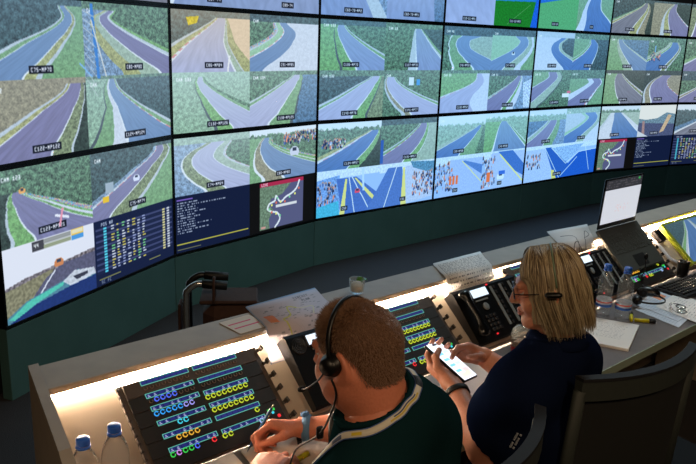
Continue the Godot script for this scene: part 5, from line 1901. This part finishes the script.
	headset_parts(hs, hx * Transform3D(Basis.IDENTITY, Vector3(0, .004, 0)))
	obj("cable", tube_mesh(curve_points([hx * Vector3(-.1, -.03, -.002), hx * Vector3(-.094, -.07, .0), hx * Vector3(-.098, -.12, -.02), hx * Vector3(-.11, -.17, -.05), D(.36, .52, .90), D(.40, .44, .79)], 30), .0022, 7), mat(Color(.05, .045, .045), .5), hs)
	obj("cable_clip", box_of(Transform3D(Basis(UP, .4), hx * Vector3(-.108, -.165, -.048)), Vector3.ZERO, Vector3(.014, .026, .01), .003), mat(Color(.04, .04, .04), .4), hs)
	var pen := thing("pen", "blue ballpoint pen held by the man over the white paper", "pen")
	var tip := D(.405, .256, .75)
	var top := D(.446, .29, .858)
	var ax := (top - tip).normalized()
	obj("pen_barrel", tube_mesh([tip + ax * .018, tip + ax * .03, tip + ax * .13, tip + ax * .142], [.003, .0044, .0044, .0036], 12), mat(Color(.16, .33, .5), .35), pen)
	obj("pen_tip", tube_mesh([tip, tip + ax * .018], [.0008, .003], 10), mat(Color(.55, .55, .58), .3, .7), pen)
	obj("push_button", tube_mesh([tip + ax * .142, tip + ax * .153], .0022, 8), mat(Color(.7, .65, .55), .3, .4), pen)
	obj("pocket_clip", tube_mesh([tip + ax * .138 + V * .006, tip + ax * .1 + V * .006], .0012, 6), mat(Color(.6, .55, .45), .3, .6), pen)
	var fa: Vector3 = J.er - J.wr
	var wb := thing("wristband", "pale blue cloth wristband on the man's writing arm", "wristband")
	obj("band", wrap_ring(J.wr + fa * .06, fa, .032, .011, .003), mat(Color(.36, .5, .64), .8), wb)
	obj("knot", box_of(Transform3D(Basis(U, UP, V), J.wr + fa * .06 + UP * .036 - V * .01), Vector3.ZERO, Vector3(.024, .012, .016), .004), mat(Color(.3, .46, .64), .8), wb)
	var wt := thing("watch", "dark strap watch further up the man's writing arm", "watch")
	obj("strap", wrap_ring(J.wr + fa * .34, fa, .0378, .0075, .004), mat(Color(.07, .06, .055), .5), wt)
	obj("buckle", box_of(Transform3D(Basis(U, UP, V), J.wr + fa * .34 + UP * .043 + V * .008), Vector3.ZERO, Vector3(.016, .006, .016), .002), mat(Color(.3, .29, .28), .3, .6), wt)
	# lanyard round the neck
	var ly := thing("lanyard", "white and blue lanyard round the man's neck over his dark shirt", "lanyard")
	var rim := neck_rim(J, S, shirt_net)
	var ring := rim.duplicate()
	ring.append(rim[0])
	obj("collar", tube_mesh(ring, .0065, 8), cloth, t)
	var path := lanyard_edges(shirt_net, rim, J.neck + J.nup * .03)
	var l := []
	var r := []
	for i in path.size():
		var q: Array = path[i]
		l.append(q[0])
		r.append(q[1])
	var b := MB.new(true)
	b.strip(l, r, .002)
	PW = 32
	PH = 256
	px = PackedByteArray()
	px.resize(PW * PH * 3)
	rect(0, 0, 32, 256, [206, 200, 184])
	rect(0, 0, 4, 256, [70, 96, 150])
	rect(28, 0, 32, 256, [70, 96, 150])
	rect(0, 88, 32, 106, [24, 26, 34])
	rect(9, 122, 14, 164, [60, 70, 100])
	rect(16, 118, 22, 170, [196, 170, 60])
	rect(10, 204, 22, 216, [206, 180, 50])
	rect(8, 232, 26, 240, [70, 80, 110])
	obj("strap", b.done(), mat(Color.WHITE, .7, 0, {"albedo_texture": ImageTexture.create_from_image(Image.create_from_data(32, 256, false, Image.FORMAT_RGB8, px)), "texture_repeat": false}), ly)
	PW = 320
	PH = 180
	# coiled telephone cord
	var co := []
	var axis := curve_points([D(.60, .26, .762), D(.575, .275, .775), D(.55, .29, .772), D(.54, .305, .75)], 80)
	for i in axis.size():
		co.append(axis[i] + UP * .007 * sin(i * 1.5) + U * .007 * cos(i * 1.5))
	tag(obj("coiled_cord", tube_mesh(co, .0022, 6), mat(Color(.06, .055, .055), .45)), "black coiled cord between the telephone and the man's wristband", "cord")

# the rim of the shirt's neck opening, from the front round by the right
func neck_rim(J: Dictionary, S: Dictionary, net: Array) -> Array:
	var vs: PackedVector3Array = net[0]
	var c: Vector3 = J.neck + J.nup * .075
	var y: Vector3 = J.nup
	var x: Vector3 = U.slide(y).normalized()
	var f: Vector3 = (-V).slide(y).slide(x).normalized()
	var out := []
	for k in 40:
		var a := TAU * k / 40
		var d := x * sin(a) + f * cos(a)
		var best := -9.0
		var at := c
		for v in vs:
			var q := v - c
			var r: float = Vector3(q.dot(d) / (.082 * S.collar), q.dot(y) / (.075 * S.collar), q.dot(y.cross(d)) / (.082 * S.collar)).length()
			if r < 1.2 and q.dot(d) > 0.0 and absf(q.dot(y.cross(d))) < .013 and q.dot(d) + q.dot(y) * .5 > best:
				best = q.dot(d) + q.dot(y) * .5
				at = v
		out.append(at)
	for rep in 4:
		var o2 := []
		for i in out.size():
			o2.append(out[i] * .5 + (out[(i + 39) % 40] + out[(i + 1) % 40]) * .25)
		out = o2
	return out

# two edges of a strap laid on the shirt just outside its collar
func lanyard_edges(net: Array, rim: Array, neck: Vector3) -> Array:
	var vs: PackedVector3Array = net[0]
	var ns: PackedVector3Array = net[1]
	var way := []
	for k in range(5, 31):
		way.append(rim[k] + (rim[k] - neck).normalized() * .034)
	var e: Vector3 = way[-1]
	way.append(e - V * .03 - UP * .05)
	way.append(e - V * .04 - UP * .11)
	var c := curve_points(way, 60)
	var at := []
	var up := []
	for q in c:
		var best := 9.0
		var k := 0
		for i in vs.size():
			var d := vs[i].distance_squared_to(q)
			if d < best:
				best = d
				k = i
		up.append(ns[k])
		at.append(vs[k] + ns[k] * .005)
	for rep in 4:
		for i in range(1, at.size() - 1):
			at[i] = at[i] * .5 + (at[i - 1] + at[i + 1]) * .25
			up[i] = (up[i] * .5 + (up[i - 1] + up[i + 1]) * .25).normalized()
	var out := []
	for i in at.size():
		var a: Vector3 = at[max(i - 1, 0)]
		var b: Vector3 = at[min(i + 1, at.size() - 1)]
		var w: Vector3 = (b - a).cross(up[i]).normalized() * .008
		out.append([at[i] + w, at[i] - w])
	return out

func build_woman():
	var J := {"pelvis": D(1.03, .715, .625), "belly": D(1.01, .725, .73), "chest": D(.99, .722, .88), "neck": D(.99, .765, 1.055), "nup": (UP - V * .3).normalized(),
		"sl": D(.835, .775, 1.0), "sr": D(1.12, .735, .995), "el": D(.86, .665, .785), "er": D(1.22, .56, .80), "wl": D(.945, .485, .866), "wr": D(1.155, .42, .875),
		"kl": D(.95, .36, .56), "kr": D(1.2, .36, .56), "al": D(.96, .33, .09), "ar": D(1.19, .33, .09), "tl": D(.96, .19, .05), "tr": D(1.19, .19, .05)}
	var S := {"hip": .125, "belly": .125, "chest": .11, "sh": .065, "trap": .05, "arm": .05, "fore": .042, "thigh": .082, "sleeve": .5, "collar": .92}
	var fd := (-V * .86 - U * .62 - UP * .25).normalized()
	var hx := Transform3D(Basis.looking_at(fd, UP), D(.957, .742, 1.226)) * Transform3D(Basis.IDENTITY.scaled(Vector3(.8, .77, .76)), Vector3.ZERO)
	var t := thing("person", "woman with shoulder-length blond hair and glasses, holding a lit smartphone", "person")
	var skin := skin_material(Color(.84, .56, .44))
	var lh := hand_frame(J.wl, D(.972, .408, .874), -UP * .8 - U * .4)
	var rh := hand_frame(J.wr, D(1.09, .40, .905), UP * .8 + U * .1 - V * .55)
	var left := hand_net(1, [[.5, .7, .3], [.6, .8, .4], [.65, .8, .4], [.7, .8, .4]], [.06, 0, -.04, -.1], [Vector3(.02, -.01, -.02), Vector3(.046, -.02, -.045), Vector3(.05, -.042, -.068), Vector3(.036, -.058, -.086)])
	var right := hand_net(-1, [[.35, .5, .25], [.55, .8, .4], [.7, .9, .5], [.8, .9, .5]], [.04, 0, -.03, -.08], [Vector3(.02, -.012, -.02), Vector3(.044, -.024, -.046), Vector3(.05, -.034, -.076), Vector3(.046, -.04, -.1)])
	var nets := [body_net(J, S, 0.0, .013, "skin"), head_net(1.0, hx.affine_inverse() * J.neck, .052), right, left]
	obj("body", join(nets, [Transform3D.IDENTITY, hx, rh, lh]), skin, t)
	add_eyes(t, hx)
	add_lids(t, hx, skin, mat(Color(.42, .32, .2), .8))
	for q in [[-.0615, .0036, .001], [-.0705, .0044, -.001]]:
		var lp := []
		for i in 9:
			var x := -.018 + .036 * i / 8.0
			lp.append(hx * Vector3(x, q[0] + q[2] * (1.0 - absf(x) * 60.0) - .0012 * absf(x) / .018, -.0995 + x * x * 22.0))
		obj("lip", tube_mesh(lp, [.0008, q[1] * .7, q[1], q[1], q[1], q[1], q[1], q[1] * .7, .0008], 8), mat(Color(.68, .40, .36), .45), t)
	var cloth := grain(Color(.05, .08, .16), Color(.075, .11, .2), .4, .9, .8, 256, 6.0)
	cloth.specular_mode = BaseMaterial3D.SPECULAR_DISABLED
	var net := body_net(J, S, .015, .011, "shirt")
	var sh := obj("shirt", join([net], [Transform3D.IDENTITY]), cloth, t)
	# small pale embroidery on the sleeve
	var want: Vector3 = J.sl.lerp(J.el, .46) + V * .06 - U * .035
	var at := 0
	for i in net[0].size():
		if net[0][i].distance_squared_to(want) < net[0][at].distance_squared_to(want):
			at = i
	var sn: Vector3 = net[1][at]
	var sx: Vector3 = (J.el - J.sl).slide(sn).normalized()
	var sy: Vector3 = sn.cross(sx)
	var em := MB.new()
	for r in 2:
		for i in 8:
			if (i + r * 3) % 5 == 4:
				continue
			em.xf = Transform3D(Basis(sx, sn, -sy), net[0][at] + sn * .0025 + sx * (i * .0058 - .02) + sy * (r * .008))
			em.box(Vector3.ZERO, Vector3(.0036, .004, .0045))
	obj("embroidery", em.done(), mat(Color(.55, .57, .6), .8), sh).set_meta("kind", "stuff")
	var col := MB.new(true)
	var cl := []
	var cr := []
	for i in 21:
		var a := TAU * (i / 20.0) * .94 + .1
		var d := Vector3(sin(a), 0, -cos(a))
		cl.append(Basis.looking_at(-V, UP) * (d * .055) + D(.985, .765, 1.118))
		cr.append(Basis.looking_at(-V, UP) * (d * .076) + D(.988, .768, 1.09))
	col.strip(cl, cr, .004)
	obj("collar", col.done(), cloth, sh)
	obj("trousers", join([body_net(J, S, .014, .016, "trousers")], [Transform3D.IDENTITY]), mat(Color(.05, .05, .06), .9), t)
	for k in ["l", "r"]:
		obj("shoe", tube_mesh([J["a" + k] + UP * -.035 + V * .03, J["a" + k] - UP * .035 - V * .05, J["t" + k] - V * .04], [.046, .048, .034], 12, .8), mat(Color(.05, .05, .05), .6), t)
	# bobbed hair: a cap under many strands
	var F := Field.new(Vector3(-.13, -.19, -.14), Vector3(.13, .16, .16), .005)
	F.ball(Vector3(0, .037, .014), Vector3(.079, .09, .1), .01)
	F.ball(Vector3(0, -.045, .066), Vector3(.062, .085, .03), .03)
	for s in [-1, 1]:
		F.ball(Vector3(s * .062, -.04, .022), Vector3(.017, .08, .045), .03)
	F.ball(Vector3(0, -.03, -.105), Vector3(.1, .118, .078), .015, true)
	F.ball(Vector3(0, -.1, -.04), Vector3(.056, .14, .08), .01, true)
	obj("hair", join([F.net()], [hx]), mat(Color(.42, .33, .2), .6), t)
	var list := []
	for i in 1500:
		var phi := rng.randf_range(.62, TAU - .62)
		var lay := rng.randf_range(.98, 1.06)
		var d := Vector3(sin(phi), 0, -cos(phi))
		var part := Vector3(.018, 0, rng.randf_range(-.05, .04))
		var pts := []
		var C := Vector3(0, .037, .014)
		var frontal := absf(wrapf(phi, -PI, PI)) < 1.15
		for k in 7:
			var th := PI * .5 * k / 6.0
			var e := C + Vector3(d.x * .082 * sin(th), .094 * cos(th), d.z * .104 * sin(th)) * lay
			pts.append(e + part * (1.0 - sin(th)) * 1.0)
		var bottom := -.132 + rng.randf_range(-.02, .02) - (.0 if not frontal else -.012)
		var wob := rng.randf_range(-.012, .012)
		var eq: Vector3 = pts[-1]
		var out := rng.randf_range(.93, 1.1)
		if frontal:
			eq.z = maxf(eq.z, -.042 + rng.randf_range(0, .02))
			eq.x = signf(eq.x) * maxf(absf(eq.x), .068)
			pts[-1] = eq
			pts[-2] = Vector3(pts[-2].x, pts[-2].y, maxf(pts[-2].z, -.066))
		for k in range(1, 8):
			var u := k / 7.0
			var flare := 1.0 + .05 * sin(u * PI) - .1 * u
			pts.append(Vector3(eq.x * flare * lerpf(1, out, u) + wob * u, lerpf(eq.y, bottom, u), eq.z * flare * lerpf(1, out, u) + .012 * u + wob * .6 * sin(u * 5.0)))
		var g := []
		for p in pts:
			g.append(hx * p)
		var cc := Color(.27, .2, .11).lerp(Color(.5, .41, .26), rng.randf())
		if rng.randf() < .25:
			cc = Color(.16, .115, .07)
		list.append([g, rng.randf_range(.0011, .0022), cc])
	for i in 420:      # the fringe, swept from the parting to both temples
		var sd := 1.0 if rng.randf() < .5 else -1.0
		var ph1 := rng.randf_range(.62, 1.25)
		var u0 := rng.randf_range(0, 1)
		var lay := rng.randf_range(1.0, 1.06)
		var g := []
		for k in 12:
			var u := k / 11.0
			var th := lerpf(.12 + .5 * u0 * .6, 1.5, minf(u * 1.7, 1.0))
			var phi := sd * lerpf(.1 + .25 * u0, ph1, pow(minf(u * 1.5, 1.0), .8))
			var p := Vector3(0, .037, .014) + Vector3(sin(phi) * .081 * sin(th), .094 * cos(th), -cos(phi) * .103 * sin(th)) * lay
			if u > .6:
				p.y -= (u - .6) * .34
				p.z = maxf(p.z, -.058)
			g.append(hx * (p + Vector3(.012 * (1.0 - u), 0, 0)))
		list.append([g, rng.randf_range(.0011, .002), Color(.25, .19, .11).lerp(Color(.5, .41, .26), rng.randf())])
	obj("hair_strands", strands(list, 4), hair_material(), t).set_meta("kind", "stuff")
	# glasses
	var gl := thing("eyeglasses", "thin framed eyeglasses worn by the blond woman", "eyeglasses")
	var fr := mat(Color(.1, .12, .16), .3, .3)
	for s in [-1, 1]:
		var ring := []
		for i in 19:
			var a := TAU * i / 18
			ring.append(hx * Vector3(s * (.032 + .024 * cos(a)), .006 + .0175 * sin(a), -.108 + .006 * absf(cos(a) * .5 + .5)))
		obj("rim", tube_mesh(ring, .0013, 6), fr, gl)
		obj("lens", lathe_of(hx * Transform3D(Basis(Vector3.RIGHT, -PI / 2).scaled(Vector3(1, .73, 1)), Vector3(s * .032, .006, -.106)), [Vector2(0, 0), Vector2(.024, 0), Vector2(.024, .001), Vector2(0, .0014)], 20), mat(Color(.9, .95, 1, .12), .03, 0, {"transparency": BaseMaterial3D.TRANSPARENCY_ALPHA}), gl)
		obj("temple", tube_mesh(curve_points([hx * Vector3(s * .056, .010, -.1), hx * Vector3(s * .072, .010, -.07), hx * Vector3(s * .083, .008, -.01), hx * Vector3(s * .082, -.01, .03)], 12), .0015, 6), fr, gl)
	obj("bridge", tube_mesh([hx * Vector3(-.009, .01, -.108), hx * Vector3(0, .013, -.111), hx * Vector3(.009, .01, -.108)], .0013, 6), fr, gl)
	# small headset
	var hs := thing("headset", "slim dark headset over the woman's blond hair with a small ear piece", "headset")
	var hb := []
	for i in 21:
		var a := PI * i / 20.0
		hb.append(hx * Vector3(-.098 * cos(a), .03 + .112 * sin(a), .03))
	obj("headband", tube_mesh(hb, .0024, 7), mat(Color(.42, .5, .4), .4), hs)
	for s in [-1, 1]:
		obj("ear_piece", tube_mesh([hx * Vector3(s * .103, .012, -.006), hx * Vector3(s * .105, .012, .0), hx * Vector3(s * .105, .008, .034), hx * Vector3(s * .103, .007, .042)], [.006, .009, .009, .005], 10, .8), mat(Color(.03, .032, .035), .4), hs)
	# phone in her hands
	var c := D(.99, .432, .908)
	var pb := Basis(U, UP, V) * Basis(UP, .12) * Basis(Vector3.RIGHT, .42) * Basis(Vector3(0, 0, 1), -.12)
	var ph := thing("smartphone", "smartphone with a bright white screen in the woman's hands", "phone", Transform3D(pb, c))
	obj("case", box_mesh(Vector3.ZERO, Vector3(.076, .009, .158), .003), mat(Color(.05, .05, .06), .35), ph)
	PW = 64
	PH = 128
	px = PackedByteArray()
	px.resize(PW * PH * 3)
	rect(0, 0, 64, 128, [232, 240, 252])
	for i in 4:
		rect(6, 34 + i * 20, 30, 42 + i * 20, [120, 190, 235])
		rect(34, 30 + i * 21, 58, 40 + i * 21, [190, 205, 245])
	rect(36, 96, 60, 110, [240, 190, 190])
	rect(8, 108, 56, 122, [250, 225, 190])
	rect(22, 3, 42, 9, [40, 40, 48])
	var sc := MB.new()
	sc.picture(Vector3(-.035, .0048, -.0755), Vector3(.035, .0048, -.0755), Vector3(.035, .0048, .0755), Vector3(-.035, .0048, .0755))
	obj("screen", sc.done(), screen_mat(ImageTexture.create_from_image(Image.create_from_data(64, 128, false, Image.FORMAT_RGB8, px)), 1.6), ph)
	obj("side_button", box_mesh(Vector3(.0385, 0, -.03), Vector3(.002, .004, .02)), mat(Color(.2, .2, .22), .3), ph)
	PW = 320
	PH = 180
	var fa: Vector3 = J.el - J.wl
	var wb := thing("wristband", "dark strap band on the woman's wrist below the phone", "wristband")
	obj("band", wrap_ring(J.wl + fa * .14, fa, .0325, .009, .0036), mat(Color(.05, .045, .045), .6), wb)
	obj("clasp", box_of(Transform3D(Basis(U, UP, V), J.wl + fa * .14 + V * .032 + UP * .01), Vector3.ZERO, Vector3(.014, .012, .006), .002), mat(Color(.12, .12, .12), .3, .5), wb)
	# printed sheets under her hands
	tag(obj("loose_sheet", flat_sheet([Vector2(.98, .235), Vector2(1.36, .23), Vector2(1.30, .44), Vector2(.95, .47)], .743, .002), mat(Color(.84, .82, .82), .7)), "plain white sheet on the desk under the woman's phone", "paper")

# ---------------------------------------------------------------- the scene
const SCREEN_GLOW := 1.08
const SCREEN_LIGHT := 1.6
const LED_GLOW := 5.0
const LED_LIGHT := 12.0

func _ready():
	rng.seed = 20
	noise.seed = 3
	noise.frequency = 0.09
	noise.fractal_octaves = 3
	# camera: standing behind the operators, held a little askew
	var cam := Camera3D.new()
	cam.name = "camera"
	cam.fov = 34.93
	cam.near = 0.05
	cam.far = 60
	cam.transform = Transform3D(Basis(Vector3.RIGHT, -0.2561) * Basis(Vector3(0, 0, 1), 0.0359), Vector3(0, EYE, 0))
	add_child(cam)
	cam.current = true
	var env := Environment.new()
	env.background_mode = Environment.BG_COLOR
	env.background_color = Color(0.01, 0.012, 0.015)
	env.tonemap_mode = Environment.TONE_MAPPER_LINEAR
	env.tonemap_exposure = 1.0
	env.sdfgi_enabled = true
	env.ssao_enabled = true
	env.ssil_enabled = true
	var we := WorldEnvironment.new()
	we.name = "world_environment"
	we.environment = env
	add_child(we)
	# ceiling lamps out of view: two light the operators, one is added fill
	for p in UNSEEN_CEILING_LAMPS:
		var l := AreaLight3D.new()
		l.name = "unseen_ceiling_lamp"
		l.area_size = Vector2(0.58, 0.58)
		l.light_energy = p[3]
		l.light_color = p[4]
		l.shadow_enabled = true
		add_child(l, true)
		l.transform = Transform3D(Basis(Vector3.RIGHT, -PI / 2), Vector3(p[0], 3.26, p[1]))
		var t := thing("unseen_ceiling_fixture", p[2], "ceiling light", Transform3D(Basis.IDENTITY, Vector3(p[0], 3.3, p[1])), "")
		obj("frame", box_mesh(Vector3(0, -.012, 0), Vector3(.64, .024, .64), .004), mat(Color(.5, .5, .5), .5), t)
		obj("diffuser", box_mesh(Vector3(0, -.026, 0), Vector3(.58, .006, .58)), glow(Color(1, .88, .74), .6), t)
	build_room()
	build_screens()
	build_desk()
	build_desk_things()
	make_chair("grey mesh-backed chair pushed in behind the woman", Transform3D(Basis(U, UP, V) * Basis(UP, -.168), D(1.125, .928, 0)))
	make_chair("grey mesh-backed chair between the man and the woman", Transform3D(Basis(U, UP, V) * Basis(UP, .19), D(.505, .955, 0)))
	make_padded_chair("dark navy padded chair back at the frame's edge beside the grey mesh chair", Transform3D(Basis(U, UP, V) * Basis(UP, -.1), D(1.66, 1.07, 0)))
	build_man()
	build_woman()

const UNSEEN_CEILING_LAMPS := [[-0.6, 1.2, "unseen square ceiling light behind the man, placed to light his hair and neck", 4.0, Color(1, .86, .7)], [1.8, 0.2, "unseen square ceiling light behind the woman, placed to light the operators and chairs", 3.0, Color(1, .86, .7)], [1.5, -4.0, "added fill light on the unseen ceiling, brightening the base wall and floor by the video wall", 3.0, Color(.88, .97, 1)]]  # none in view; the cool one is added to lift base wall and floor
